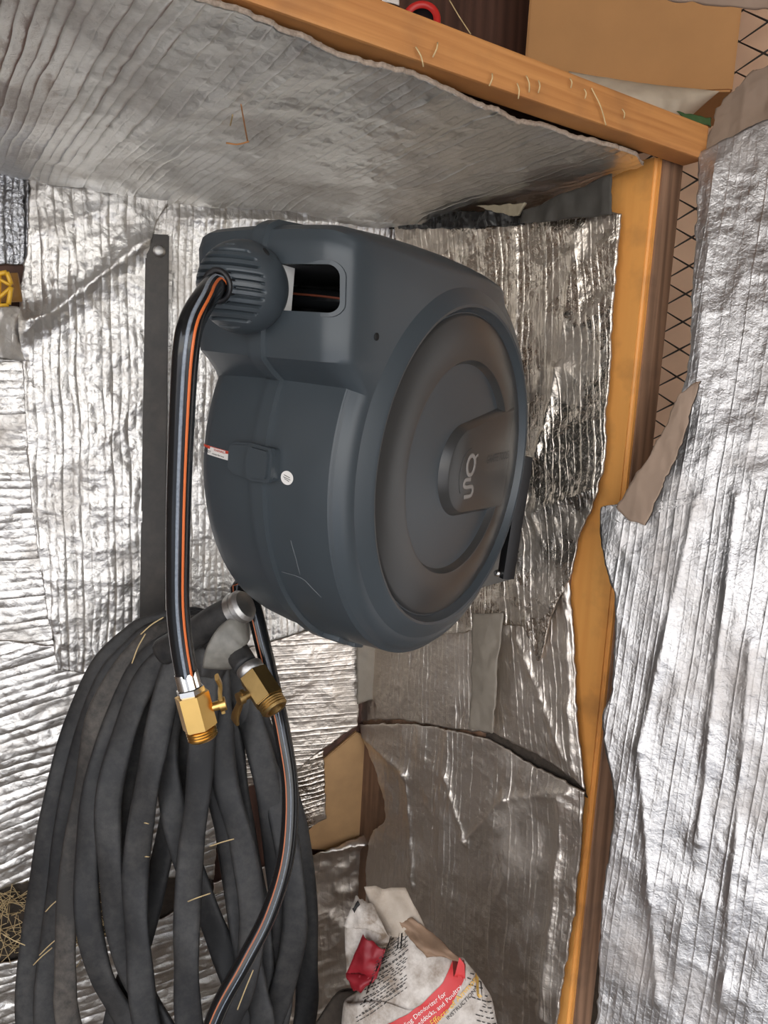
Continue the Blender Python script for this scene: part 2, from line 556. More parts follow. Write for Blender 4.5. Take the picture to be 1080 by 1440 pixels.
def coons(top, right, bottom, left, cell):
    L = lambda e: np.linalg.norm(np.diff(np.asarray(e), axis=0), axis=1).sum()
    nu = int(max(L(top), L(bottom)) / cell) + 2
    nv = int(max(L(left), L(right)) / cell) + 2
    T, B, Lf, Rt = resample(top, nu), resample(bottom, nu), resample(left, nv), resample(right, nv)
    s = np.linspace(0, 1, nu)[None, :, None]; t = np.linspace(0, 1, nv)[:, None, None]
    P = (1 - t) * T[None] + t * B[None] + (1 - s) * Lf[:, None] + s * Rt[:, None] \
        - ((1 - s) * (1 - t) * T[0] + s * (1 - t) * T[-1] + (1 - s) * t * B[0] + s * t * B[-1])
    return P, nu, nv


def sheet(name, plane, top, right, bottom, left, mat, off=.006, rib=None, sp=.014, ribamp=.0012, wr=.006, wscale=9,
          cell=.004, th=.004, parent=None, seed=1, tear=.002, folds=(), edge=None, fine=.0006, jitk=.5, curl=None, sides=True):
    """a real sheet of foil on a plane: outline in surveyed points, ribs, wrinkles, folds and a thickness.
    top/bottom run left to right, left/right run top to bottom; a point may carry its own height off the plane"""
    g = lambda e: [plane.at(q[0], q[1], q[2] if len(q) > 2 else off) for q in e]
    P, nu, nv = coons(g(top), g(right), g(bottom), g(left), cell)
    n = plane.n
    # in plane axes, v along the ribs
    if rib is not None:
        a, b = plane.at(*rib[0]), plane.at(*rib[1])
        ev = b - a; ev -= n * (ev @ n); ev /= np.linalg.norm(ev)
    else:
        ev = V((0, 0, 1.0)); ev = ev - n * (ev @ n); ev /= np.linalg.norm(ev)
    eu = np.cross(ev, n)
    u, v = P @ eu, P @ ev
    jit = jitk * sp * fbm(u * 14, v * 9, seed + 5, 3)
    q = (u + jit) / sp
    k = np.floor(q)
    fr = np.abs((q - k) * 2 - 1)
    amp = .45 + .9 * _hash(k, k * 0 + 3, seed)
    pil = np.sqrt(np.clip(1 - fr ** 2.4, 0, 1)) * amp
    h = ribamp * .5 * pil
    h += wr * np.clip(fbm(u * wscale, v * wscale * .6, seed, 3) + .25, 0, 2)
    h += wr * .5 * fbm(u * wscale * 2.3, v * wscale * 1.7, seed + 31, 3, ridged=True)
    h += fine * fbm(u * 110, v * 110, seed + 77, 2)
    for (pa, pb, height, width) in folds:
        A, B = plane.at(*pa), plane.at(*pb)
        ua, va, ub, vb = A @ eu, A @ ev, B @ eu, B @ ev
        dx, dy = ub - ua, vb - va
        ll = math.hypot(dx, dy)
        tt = np.clip(((u - ua) * dx + (v - va) * dy) / ll ** 2, 0, 1)
        wob = .006 * fbm(tt * 9, tt * 0, seed + 3, 2)
        dist = np.hypot(u - ua - tt * dx, v - va - tt * dy) + wob
        h += height * np.exp(-np.abs(dist) / width)
    # uneven, torn outline
    s = np.linspace(0, 1, nu)[None]; t = np.linspace(0, 1, nv)[:, None]
    near = np.minimum(np.minimum(s, 1 - s) * nu, np.minimum(t, 1 - t) * nv) * cell
    wgt = np.exp(-near / .006)[..., None]
    jx = fbm(u * 60, v * 60, seed + 11, 3); jy = fbm(u * 60, v * 60, seed + 12, 3)
    P = P + (eu * jx[..., None] + ev * jy[..., None]) * tear * 2 * wgt
    P = P + n * h[..., None]
    if curl:
        P = curl(P, u, v, s, t, n)
    uv = np.stack([u, v], -1).reshape(-1, 2)
    front = P.reshape(-1, 3)
    back = (P - n * th).reshape(-1, 3)
    idx = np.arange(nu * nv).reshape(nv, nu)
    a, b, c, d = idx[:-1, :-1], idx[:-1, 1:], idx[1:, 1:], idx[1:, :-1]
    F1 = np.stack([a, d, c, b], -1).reshape(-1, 4)
    ring = np.r_[idx[0, :], idx[1:, -1], idx[-1, -2::-1], idx[-2:0:-1, 0]]
    nx = np.roll(ring, -1)
    N = nu * nv
    F2 = F1[:, ::-1] + N
    F3 = np.stack([ring, nx, nx + N, ring + N], -1)
    # outward orientation
    e1 = front[idx[0, 1]] - front[idx[0, 0]]; e2 = front[idx[1, 0]] - front[idx[0, 0]]
    if np.cross(e2, e1) @ n < 0:
        F1, F2, F3 = F1[:, ::-1], F2[:, ::-1], F3[:, ::-1]
    vs = np.r_[front, back]; fs = np.r_[F1, F2, F3]
    fm = np.r_[np.zeros(len(F1)), np.ones(len(F2) + len(F3))]
    rq = np.stack([q, v / sp], -1).reshape(-1, 2)
    return mesh_obj(name, vs, fs, uv=np.r_[uv, uv], uv2=np.r_[rq, rq], mats=[mat, edge or M_EDGE], fmat=fm, parent=parent)


FOIL = 'insulation'
o = sheet('foil_sheet', CE, top=[(-330, 205), (-120, 228), (0, 248), (120, 258), (240, 287), (400, 306), (560, 313), (700, 300), (800, 274), (866, 243)],
          right=[(866, 243), (905, 228)],
          bottom=[(-330, -330), (-100, -190), (120, -80), (300, 0), (450, 62), (600, 112), (750, 172), (880, 210), (905, 228)],
          left=[(-330, 205), (-330, -330)], mat=M_FOILC, off=.006, rib=((220, 230), (370, 100)), sp=.015, jitk=.22, ribamp=.0022, wr=.010, wscale=6, seed=3,
          cell=.0045, th=.006,
          folds=[((60, 240), (330, 290), .012, .025), ((300, 275), (620, 300), .010, .02), ((330, 200), (600, 130), .004, .02), ((120, 210), (420, 60), .004, .012), ((560, 250), (800, 215), .006, .02)])
tag(o, 'silver ribbed foil sheet covering the underside of the low ceiling', FOIL)

o = sheet('foil_sheet', LW, top=[(42, 238), (130, 246), (240, 276)], right=[(240, 276), (212, 350), (204, 560), (203, 760), (200, 905)],
          bottom=[(82, 942), (130, 945), (160, 925), (200, 905)], left=[(42, 238), (40, 330), (27, 425), (33, 520), (40, 650), (58, 800), (82, 942)],
          mat=M_FOIL, off=.016, rib=((110, 480), (118, 800)), sp=.0155, ribamp=.0034, wr=.012, wscale=8, seed=11, cell=.0036,
          folds=[((40, 470), (210, 340), .022, .02), ((60, 330), (170, 290), .008, .02), ((40, 455), (70, 445), .02, .012), ((150, 620), (200, 560), .006, .02)])
tag(o, 'tall crinkled bright foil panel left of the dark upright bar', FOIL)

o = sheet('foil_sheet', LW, top=[(215, 270), (400, 294), (575, 300)], right=[(575, 300), (560, 600), (540, 895)],
          bottom=[(215, 905), (350, 905), (440, 872), (540, 850)], left=[(215, 270), (214, 600), (215, 905)],
          mat=M_FOIL, off=.006, rib=((262, 500), (262, 860)), sp=.013, ribamp=.0030, wr=.007, seed=21,
          folds=[((250, 310), (560, 318), .012, .02)])
tag(o, 'ribbed foil sheet on the left wall directly behind the hose reel', FOIL)

o = sheet('foil_sheet', LW, top=[(300, 925), (420, 890), (505, 868)], right=[(505, 868), (503, 1020)],
          bottom=[(300, 1120), (400, 1090), (450, 1055), (503, 1020)], left=[(300, 925), (300, 1120)],
          mat=M_FOILL, off=.018, rib=((300, 1000), (480, 985)), sp=.011, ribamp=.0012, wr=.006, seed=23)
tag(o, 'dull stained foil flap below the reel, right of the brass valves', FOIL)
st = o
o = sheet('foil_sheet', LW, top=[(395, 1082), (455, 1055)], right=[(455, 1055), (458, 1150)], bottom=[(395, 1190), (458, 1150)], left=[(395, 1082), (395, 1190)],
          mat=M_FOILR, off=.012, rib=((400, 1100), (440, 1090)), sp=.012, seed=25)
tag(o, 'small foil scrap at the left edge of the bare plywood patch', FOIL)

o = sheet('foil_sheet', LW, top=[(300, 1240), (380, 1215), (430, 1196), (518, 1168)], right=[(518, 1168), (512, 1300), (500, 1500)],
          bottom=[(300, 1510), (500, 1500)], left=[(300, 1240), (300, 1510)], mat=M_FOILL, off=.014, rib=((470, 1200), (475, 1400)), sp=.02, seed=27,
          folds=[((425, 1190), (515, 1172), .03, .012)], wr=.01)
tag(o, 'torn foil sheet low on the left wall beside the paper bag', FOIL)

o = sheet('foil_sheet', LW, top=[(-60, 235), (42, 246)], right=[(42, 246), (40, 372)], bottom=[(-60, 372), (40, 372)], left=[(-60, 235), (-60, 372)],
          mat=M_FOILK, off=.006, sp=.012, ribamp=.002, wr=.008, seed=31)
tag(o, 'dark crinkled foil piece above the yellow plastic part', FOIL)
o = sheet('foil_sheet', LW, top=[(-60, 432, .05), (-10, 430, .05), (36, 432, .02)], right=[(36, 432, .02), (36, 508, .02)], bottom=[(-60, 500, .05), (-10, 503, .05), (36, 508, .02)],
          left=[(-60, 432, .05), (-60, 500, .05)], mat=M_FOIL, off=.03, sp=.02, ribamp=.001, wr=.014, wscale=14, seed=33)
tag(o, 'short bright wrapped foil piece just below the yellow plastic part', FOIL)
o = sheet('foil_sheet', LW, top=[(-60, 500), (40, 506)], right=[(40, 506), (48, 700), (82, 935)], bottom=[(-60, 905), (20, 912), (82, 935)], left=[(-60, 500), (-60, 905)],
          mat=M_FOIL, off=.004, rib=((5, 820), (60, 815)), sp=.016, ribamp=.0032, wr=.010, seed=35)
tag(o, 'bubbly foil strip left of the tall bright foil panel', FOIL)
o = sheet('foil_sheet', LW, top=[(-60, 895), (60, 905), (160, 912), (300, 890)], right=[(300, 890), (310, 1100), (300, 1235)],
          bottom=[(-60, 1265), (40, 1240), (150, 1228), (300, 1235)], left=[(-60, 895), (-60, 1265)],
          mat=M_FOIL, off=.010, rib=((10, 1000), (90, 975)), sp=.018, ribamp=.0034, wr=.010, seed=37)
tag(o, 'wide quilted foil sheet behind the coiled black hose', FOIL)
o = sheet('foil_sheet', LW, top=[(-60, 1370), (60, 1335), (200, 1300), (330, 1240)], right=[(330, 1240), (330, 1520)], bottom=[(-60, 1540), (330, 1520)], left=[(-60, 1370), (-60, 1540)],
          mat=M_FOIL, off=.012, rib=((0, 1400), (60, 1380)), sp=.018, ribamp=.003, wr=.012, seed=39)
tag(o, 'lowest foil sheet behind the hose coil, under the straw gap', FOIL)

# right wall
o = sheet('foil_sheet', RW, top=[(560, 318), (660, 318), (735, 312), (800, 308), (874, 300)],
          right=[(874, 300), (862, 430), (855, 560), (846, 680), (818, 750), (802, 815)],
          bottom=[(560, 900), (650, 890), (735, 880), (757, 930), (775, 870), (802, 815)], left=[(560, 318), (560, 620), (560, 900)],
          mat=M_FOILR, off=.014, rib=((700, 360), (705, 600)), sp=.013, ribamp=.0022, wr=.012, wscale=7, seed=41, cell=.0036,
          folds=[((795, 520), (770, 640), .012, .012), ((760, 650), (740, 820), .008, .02), ((820, 330), (800, 470), .006, .012), ((760, 720), (840, 690), .012, .03), ((735, 320), (735, 560), .006, .006)])
tag(o, 'large brownish foil sheet on the right wall behind the reel', FOIL)
o = sheet('foil_sheet', RW, top=[(690, 850), (745, 835), (800, 798)], right=[(800, 798), (808, 900), (816, 1020), (824, 1108)],
          bottom=[(690, 1026), (740, 1050), (795, 1084), (824, 1108)], left=[(690, 850), (690, 1028)], mat=M_FOILL, off=.008, rib=((760, 880), (775, 1040)), sp=.013,
          ribamp=.0016, wr=.008, seed=43, folds=[((735, 900), (800, 1060), .006, .01), ((800, 820), (812, 1080), .006, .006)])
tag(o, 'foil piece beside the post below the large right sheet', FOIL)
o = sheet('foil_sheet', RW, top=[(505, 870), (600, 885), (700, 850)], right=[(700, 850), (690, 1030)], bottom=[(505, 1014), (565, 1012), (620, 1022), (690, 1030)], left=[(505, 870), (505, 1014)],
          mat=M_FOILL, off=.004, rib=((600, 905), (600, 1000)), sp=.012, ribamp=.002, wr=.006, seed=45)
tag(o, 'ribbed foil piece between the two grey tape strips under the reel', FOIL)
o = sheet('foil_sheet', RW, top=[(508, 1018), (580, 1018), (680, 1038), (745, 1072), (800, 1098), (826, 1112)], right=[(826, 1112), (818, 1180), (806, 1290), (786, 1440), (778, 1500)],
          bottom=[(512, 1520), (640, 1530), (778, 1500)], left=[(508, 1018), (545, 1140), (520, 1180), (514, 1280), (512, 1520)],
          mat=M_FOILL, off=.012, rib=((700, 1080), (690, 1350)), sp=.013, ribamp=.0014, wr=.010, wscale=6, seed=47,
          folds=[((515, 1030), (580, 1085), .008, .01), ((580, 1085), (590, 1240), .008, .008), ((635, 1090), (660, 1180), .006, .006), ((660, 1180), (720, 1120), .006, .008),
                 ((720, 1120), (810, 1110), .008, .01), ((800, 1120), (770, 1420), .008, .01)])
tag(o, 'grey foil sheet low on the right wall behind the paper bag', FOIL)

# panel beyond the post, nearest on the right
o = sheet('foil_sheet', DP, top=[(985, 218), (1030, 195), (1080, 170), (1180, 120)], right=[(1180, 120), (1180, 700), (1180, 1500)],
          bottom=[(835, 1500), (960, 1510), (1180, 1500)],
          left=[(985, 218), (978, 380), (965, 540), (930, 640), (880, 735), (848, 712), (850, 780), (868, 850), (862, 960), (850, 1020), (866, 1130), (850, 1260), (835, 1500)],
          mat=M_FOILD, off=.012, rib=((1000, 700), (945, 1050)), sp=.0105, jitk=.25, ribamp=.0013, wr=.010, wscale=5, seed=51, cell=.0033,
          folds=[((1040, 700), (985, 1180), .006, .006), ((985, 700), (905, 1050), .005, .006), ((1010, 240), (985, 560), .006, .02), ((1060, 900), (1020, 1400), .006, .01), ((905, 1050), (930, 1400), .006, .01)])
tag(o, 'big silver foil panel right of the post, nearest the viewer', FOIL)
# folded back flap of that panel
FLP = Plane((0.40, 1.15, 0), (-0.25, -0.97, 0))


def tape(px, plane, label, mat=M_TAPE, off=.016, seed=61, wr=.004, name='tape_strip', cat='tape'):
    tl, tr, br, bl = px
    o = sheet(name, plane, [tl, tr], [tr, br], [bl, br], [tl, bl], mat, off=off, sp=.05, ribamp=.0006, wr=wr, wscale=12, cell=.005, th=.0012, seed=seed, tear=.001, edge=mat)
    return tag(o, label, cat)


tape([(502, 868), (536, 868), (538, 980), (502, 990)], LW, 'short grey duct tape strip hanging left under the reel', off=.034)
tape([(668, 862), (708, 862), (695, 1030), (662, 1024)], RW, 'crinkled grey duct tape strip right of the middle foil piece', off=.030, wr=.01)
tape([(738, 298), (862, 244), (862, 302), (736, 316)], RW, 'dark grey tape patch in the gap under the ceiling foil', mat=M_TAPED, off=.034, wr=.01, name='tape_patch')
o = sheet('plastic_film', RW, [(550, 294), (640, 298), (742, 296)], [(742, 296), (740, 318)], [(550, 322), (640, 322), (740, 318)], [(550, 294), (550, 322)], M_FILM, off=.02, sp=.02,
          ribamp=.002, wr=.02, wscale=16, th=.001, seed=71, edge=M_FILM)
tag(o, 'crumpled black plastic film stuffed under the ceiling foil', 'film')
o = sheet('foam_piece', RW, [(670, 290), (738, 286)], [(738, 286), (728, 304)], [(700, 300), (728, 304)], [(670, 290), (700, 300)], M_FOAM, off=.03, wr=.004, th=.006, seed=73, edge=M_FOAM)
tag(o, 'beige foam scrap between ceiling foil and dark tape patch', 'foam')
o = sheet('cardboard_patch', LW, [(-60, 300), (10, 310)], [(10, 310), (10, 330)], [(-60, 330), (10, 330)], [(-60, 300), (-60, 330)], M_FOILK, off=.0, th=.001, seed=75) if False else None

o = sheet('fibre_gap_filler', RW, [(684, 1022), (745, 1046), (795, 1080), (822, 1102)], [(822, 1102), (826, 1122)], [(682, 1044), (745, 1082), (795, 1106), (826, 1122)], [(684, 1022), (682, 1044)],
          M_DIRT_GAP, off=.003, wr=.002, th=.002, edge=M_DIRT_GAP, seed=77)  # dark gap filler: the gap's shade painted together with fuzzy fibre
tag(o, 'dark fuzzy fibre strip filling the shaded slanting gap on the right wall', 'fibre')

# bare plywood patch
ply = [(405, 1190), (440, 1085), (455, 1066), (500, 1028), (540, 1050), (562, 1140), (540, 1185), (470, 1195)]
pp = [LW.at(*q, .004) for q in ply]
ev = V((0, 0, 1)); eu = np.cross(ev, LW.n)
M = Matrix(((eu[0], ev[0], LW.n[0], 0), (eu[1], ev[1], LW.n[1], 0), (eu[2], ev[2], LW.n[2], 0), (0, 0, 0, 1)))
pw = prism_bm([(float(p @ eu), float(p @ ev)) for p in pp], float(LW.p @ LW.n) + .001, float(LW.p @ LW.n) + .010, M, bev=.002)
tag(bm_obj('plywood_scrap', pw, M_PLY), 'bare tan plywood patch showing between torn foil sheets', 'board')

# ------------------------------------------------------------------ beam and post
bz0, bz1 = 1.6925, 1.75
pA = V((.44, 1.177, 0)) + _bd * .012
bm = box_bm(-1.15, 0.0, -.0, .04, 0, .048, bev=.003)
Mb = Matrix(((_bd[0], -BN[0], 0, pA[0]), (_bd[1], -BN[1], 0, pA[1]), (0, 0, 1, bz0), (0, 0, 0, 1)))
beam = bm_obj('header_beam', bm, M_WOODBM)
beam.matrix_world = Mb
struct(beam)
beam['label'] = 'orange brown timber beam along the front edge of the ceiling'

# post: orange face in line with the right wall, brown face turned to the viewer
a0, a1 = RW.at(868, 236, -.004), RW.at(924, 236, -.004)
b0, b1 = RW.at(796, 1120, -.004), RW.at(833, 1120, -.004)


def post_pts():
    up = (a1 - b1) / (a1[2] - b1[2])
    e = rd * -1
    bot = b1 + up * (-.25 - b1[2]); top = b1 + up * (1.70 - b1[2])
    return bot, top


bot, top = post_pts()
wv, dv = -rd, V((.77, .638, 0))
bm = bmesh.new()
ring = []
sec = [(0, 0), (.095, 0), (.095, .045), (0, .045)]
for p in (bot, top):
    ring.append([bm.verts.new(tuple(p + wv * s_ + dv * t_)) for s_, t_ in sec])
bm.faces.new(ring[0]); bm.faces.new(ring[1][::-1])
for i in range(4):
    bm.faces.new((ring[0][i], ring[1][i], ring[1][(i + 1) % 4], ring[0][(i + 1) % 4]))
bmesh.ops.recalc_face_normals(bm, faces=bm.faces[:])
bmesh.ops.bevel(bm, geom=[e for e in bm.edges if abs(e.verts[0].co.z - e.verts[1].co.z) > .5], offset=.006, segments=3, affect='EDGES')
post = bm_obj('corner_post', bm, M_WOODO, deg=40)
struct(post)
post['label'] = 'upright orange timber post at the right end of the beam'
bm = bmesh.new()
# rough brown stud behind it, its dark colour stands in for the post's shaded side
sec = [(-.003, .012), (-.008, .03), (-.010, .055), (.07, .055), (.07, .012)]
ring = [[bm.verts.new(tuple(p + wv * s_ + dv * t_)) for s_, t_ in sec] for p in (bot, top)]
bm.faces.new(ring[0]); bm.faces.new(ring[1][::-1])
for i in range(5):
    bm.faces.new((ring[0][i], ring[1][i], ring[1][(i + 1) % 5], ring[0][(i + 1) % 5]))
bmesh.ops.recalc_face_normals(bm, faces=bm.faces[:])
stud = struct(bm_obj('shaded_side_stud', bm, M_WOODB, parent=None))
stud['label'] = 'rough brown timber stud coloured as the shaded side of the orange post'

# ------------------------------------------------------------------ hose reel
yaw, tilt = math.radians(-32.26), math.radians(3.257)
RC = V((.09514, 1.00027, 1.22412))
RR = Matrix.Rotation(yaw, 3, 'Z') @ Matrix.Rotation(tilt, 3, 'Y')
RRn = np.array(RR)
reel = thing('hose_reel', 'dark grey wall mounted retractable hose reel with round side cover', 'hose reel', RC, rot=RR)
SEAM = -.112


def to_local(P):
    return (np.asarray(P) - RC) @ RRn


def to_world(P):
    return np.asarray(P) @ RRn.T + RC


def profile(r, inset, k):
    """case outline in (y, z) at one station; inset pulls the guide housing in"""
    fr = [(-.2475, .094), (-.266, .106), (-.279, .116), (-.2815, .13), (-.283, .16), (-.287, .20), (-.290, .232), (-.285, .246), (-.272, .253),
          (-.20, .260), (-.13, .264), (-.06, .266), (0, .265), (.05, .262), (.095, .256), (.106, .250), (.114, .235), (.122, .218)]
    out = []
    cyy, czz = -.09, .14
    for y, z in fr:
        d = V((y - cyy, z - czz)); L_ = np.linalg.norm(d)
        d = d / L_ * max(L_ - inset, .01)
        out.append((cyy + d[0], czz + d[1]))
    # make the housing start and end on the drum circle
    a0_ = math.atan2(.094, -.2475); a1_ = math.atan2(.218, .122)
    out[0] = (r * math.cos(a0_), r * math.sin(a0_))
    out[-1] = (min(r, .252) * math.cos(a1_), min(r, .252) * math.sin(a1_))
    # subdivide
    res = []
    for i in range(len(out) - 1):
        for j in range(3):
            t = j / 3
            res.append((out[i][0] * (1 - t) + out[i + 1][0] * t, out[i][1] * (1 - t) + out[i + 1][1] * t))
    n = 84
    span = a1_ - (a0_ - 2 * PI)
    for j in range(n):
        t = a1_ - span * j / n
        rr = min(r, .252) + (r - min(r, .252)) * min(1, j / 14)
        res.append((rr * math.cos(t), rr * math.sin(t)))
    return res


stn = [(-.225, .236, .034), (-.222, .246, .022), (-.214, .253, .010), (-.20, .2565, .004), (-.17, .260, .0015), (-.14, .262, 0), (SEAM, .2625, 0), (-.085, .262, 0), (-.05, .260, .0008),
       (-.034, .2592, .0016), (-.0262, .2588, .003), (-.0215, .2586, .005), (-.018, .254, .0066), (-.012, .25, .011), (-.008, .246, .016), (-.0055, .24, .021), (-.004, .236, .027), (-.003, .20, .07)]
vs, fs = [], []
for x, r, ins in stn:
    pr = profile(r, ins, 0)
    vs += [(x, y, z) for y, z in pr]
n = len(pr)
for i in range(len(stn) - 1):
    for k in range(n):
        fs.append((i * n + k, (i + 1) * n + k, (i + 1) * n + (k + 1) % n, i * n + (k + 1) % n))
fs.append(tuple(range(n))); fs.append(tuple((len(stn) - 1) * n + k for k in range(n))[::-1])
shell = mesh_obj('case_body', vs, fs, mats=[M_CASE, M_DARK])
bmx = bmesh.new(); bmx.from_mesh(shell.data); bmesh.ops.recalc_face_normals(bmx, faces=bmx.faces[:]); bmx.to_mesh(shell.data); bmx.free()


def rrect(a0, a1, b0, b1, r, n=6):
    pts = []
    for cx_, cy_, t0 in ((a1 - r, b1 - r, 0), (a0 + r, b1 - r, PI / 2), (a0 + r, b0 + r, PI), (a1 - r, b0 + r, 1.5 * PI)):
        for k in range(n + 1):
            t = t0 + PI / 2 * k / n
            pts.append((cx_ + r * math.cos(t), cy_ + r * math.sin(t)))
    return pts


MY = Matrix(((1, 0, 0, 0), (0, 0, -1, 0), (0, 1, 0, 0), (0, 0, 0, 1)))      # (a, b, c) -> (x, -y, z)
cut = bm_obj('cutter', prism_bm(rrect(-.205, -.014, .165, .211, .011), .14, .36, MY), M_DARK)
md = shell.modifiers.new('cut', 'BOOLEAN'); md.object = cut; md.operation = 'DIFFERENCE'; md.solver = 'EXACT'
dg = bpy.context.evaluated_depsgraph_get()
me2 = bpy.data.meshes.new_from_object(shell.evaluated_get(dg))
shell.modifiers.clear(); shell.data = me2
bpy.data.objects.remove(cut)
me2.polygons.foreach_set('use_smooth', np.ones(len(me2.polygons), bool))
sharp(shell, 32)
for p_ in me2.polygons:                       # inside of the opening is coloured dark in place of its shade
    c_ = p_.center
    if c_.y > -.262 and -.21 < c_.x < -.010 and .16 < c_.z < .216 and c_.y < -.13 and len(p_.vertices) >= 4 and abs(p_.normal.y) > .9:
        p_.material_index = 1
shell.parent = reel
bv = bmesh.new(); bv.from_mesh(me2); SHELL_T = BVHTree.FromBMesh(bv); bv.free()


def on_shell(x, z, lift=.0006, y0=-.6):
    h = SHELL_T.ray_cast(Vector((x, y0, z)), Vector((0, 1, 0)))
    if h[0] is None:
        return V((x, -.25, z))
    return V(h[0] + h[1] * lift)


def shell_strip(name, pts, width, lift, mat, n=40):
    """thin raised strip along a polyline (x, z) on the front of the case"""
    P = catmull([(a, 0, b) for a, b in pts], .004)
    Q = np.array([on_shell(p[0], p[2], lift) for p in P])
    v_, f_ = sweep(Q, width, .0006, n=6, face=(0, -1, 0))
    return mesh_obj(name, v_, f_, mat, reel)


# seam: a raised flange following the case outline, with a groove line beside it
def seam_band(name, x0, x1, lift, mat):
    pr = profile(.2625, 0, 0)
    vs, fs = [], []
    c = np.array(pr)
    t = np.roll(c, -1, 0) - np.roll(c, 1, 0); t /= np.linalg.norm(t, axis=1)[:, None]
    nn = np.stack([t[:, 1], -t[:, 0]], 1)
    if (nn * c).sum() < 0: nn = -nn
    rows = [(x0 - .003, -.003), (x0, lift), (x1, lift), (x1 + .002, -.003)]
    keep = [i for i in range(len(c)) if not (.158 < c[i][1] < .218 and c[i][0] < -.2)]
    k0 = next(i for i in range(len(keep)) if keep[i] - keep[i - 1] not in (1,) and i > 0)
    order = keep[k0:] + keep[:k0]
    for x, l in rows:
        for i in order:
            q = c[i] + nn[i] * l
            vs.append((x, q[0], q[1]))
    m = len(order)
    for r in range(3):
        for k in range(m - 1):
            fs.append((r * m + k, r * m + k + 1, (r + 1) * m + k + 1, (r + 1) * m + k))
    o = mesh_obj(name, vs, fs, mat, reel)
    return sharp(o, 40)


seam_band('seam_flange', SEAM - .010, SEAM + .006, .0056, M_CASE)
seam_band('seam_flange', SEAM - .016, SEAM - .011, .0028, M_CASE)

# flange ring and side cover, revolved about the drum axis
MX = Matrix(((0, 0, 1, 0), (1, 0, 0, 0), (0, 1, 0, 0), (0, 0, 0, 1)))       # lathe z -> x, x -> y, y -> z
v_, f_ = lathe([(.2560, -.050), (.2575, -.0215), (.2570, -.0200), (.2165, .0072), (.2125, .0085), (.209, .0075), (.2045, -.001), (.2025, -.003), (.2025, -.012)], 128, MX)
sharp(mesh_obj('cover_rim', v_, f_, M_CASE, reel), 28)
v_, f_ = lathe([(.2012, -.012), (.2012, -.002), (.1995, .0), (.197, .0012), (.1455, .0065), (.143, .006), (.137, -.004), (.134, -.006), (.09, -.0055), (.04, -.005), (.0, -.005)], 128, MX)
cover = sharp(mesh_obj('side_cover', v_, f_, M_COVER, reel), 28)
v_, f_ = lathe([(.2575, -.176), (.2555, -.19), (.247, -.2095), (.216, -.2325), (.209, -.2325), (.2025, -.22), (.0, -.22)], 96, MX)
sharp(mesh_obj('rear_cover', v_, f_, M_CASE, reel), 28)
# tongue shaped logo boss on the cover
cyb, czb, rb_ = .020, -.003, .058
tip = [(cyb + rb_ * math.cos(t), czb + rb_ * math.sin(t)) for t in np.linspace(PI / 2 + .12, 1.5 * PI - .04, 26)]
outl = [(.150, .084), (.12, .079)] + tip + [(.128, -.061), (.150, -.061)]


def boss(outline, scale, x0, x1):
    lo = [((y - cyb) * scale + cyb - (scale - 1) * .04, (z - czb) * (scale) + czb) for y, z in outline]
    vs = [(x0, y, z) for y, z in lo] + [(x1 - .0008, y - .0 + (cyb - y) * -.0, z) for y, z in outline] + [(x1, cyb + (y - cyb) * .975, czb + (z - czb) * .975) for y, z in outline]
    n_ = len(outline)
    fs = []
    for r in range(2):
        for k in range(n_):
            fs.append((r * n_ + k, r * n_ + (k + 1) % n_, (r + 1) * n_ + (k + 1) % n_, (r + 1) * n_ + k))
    fs.append(tuple(2 * n_ + k for k in range(n_)))
    return vs, fs


vs, fs = boss(outl, 1.13, -.006, .0075)
logo_boss = sharp(mesh_obj('logo_boss', vs, fs, M_COVER, cover), 30)
b_ = bmesh.new(); b_.from_mesh(logo_boss.data); bmesh.ops.recalc_face_normals(b_, faces=b_.faces[:]); b_.to_mesh(logo_boss.data); b_.free()


# the letter mark: bowl, ear and open tail
def stroke(pts, width, x=.0079):
    P = catmull([(x, a, b) for a, b in pts], .0015)
    return sweep(P, width, .0006, n=6, face=(1, 0, 0))


def join(parts):
    vs, fs, o_ = [], [], 0
    for v, f in parts:
        vs += [tuple(q) for q in v]
        fs += [tuple(i + o_ for i in q) for q in f]
        o_ += len(v)
    return vs, fs


gy, gz = .024, .004
bowl = [(gy + .0115 * math.cos(t), gz + .0005 + .0135 * math.sin(t)) for t in np.linspace(0, 2 * PI, 19)]
tail = [(gy + .004, gz - .019), (gy - .012, gz - .020), (gy - .0145, gz - .027), (gy - .006, gz - .0295), (gy + .010, gz - .0295), (gy + .0145, gz - .035), (gy + .010, gz - .042), (gy - .010, gz - .043)]
ear = [(gy + .010, gz + .009), (gy + .0145, gz + .0135), (gy + .018, gz + .014)]
arc = [(gy - .001 + .030 * math.cos(t), gz - .012 + .036 * math.sin(t)) for t in np.linspace(1.7, 3.9, 14)]
vs, fs = join([stroke(bowl, .0034), stroke(tail, .0034), stroke(ear, .0022)])
mesh_obj('letter_mark', vs, fs, M_LOGO, cover)
vs, fs = stroke(arc, .0008)
mesh_obj('mark_ring', vs, fs, M_LOGO2, cover)


def text_mesh(s, size, align='CENTER'):
    cu = bpy.data.curves.new('txt', 'FONT')
    cu.body = s; cu.size = size; cu.align_x = align; cu.align_y = 'CENTER'; cu.resolution_u = 3
    ob = bpy.data.objects.new('txt', cu)
    COL.objects.link(ob)
    dg = bpy.context.evaluated_depsgraph_get()
    me = bpy.data.meshes.new_from_object(ob.evaluated_get(dg))
    v = np.array([p.co[:] for p in me.vertices]); f = [tuple(p.vertices) for p in me.polygons]
    bpy.data.objects.remove(ob); bpy.data.curves.remove(cu); bpy.data.meshes.remove(me)
    return v, f


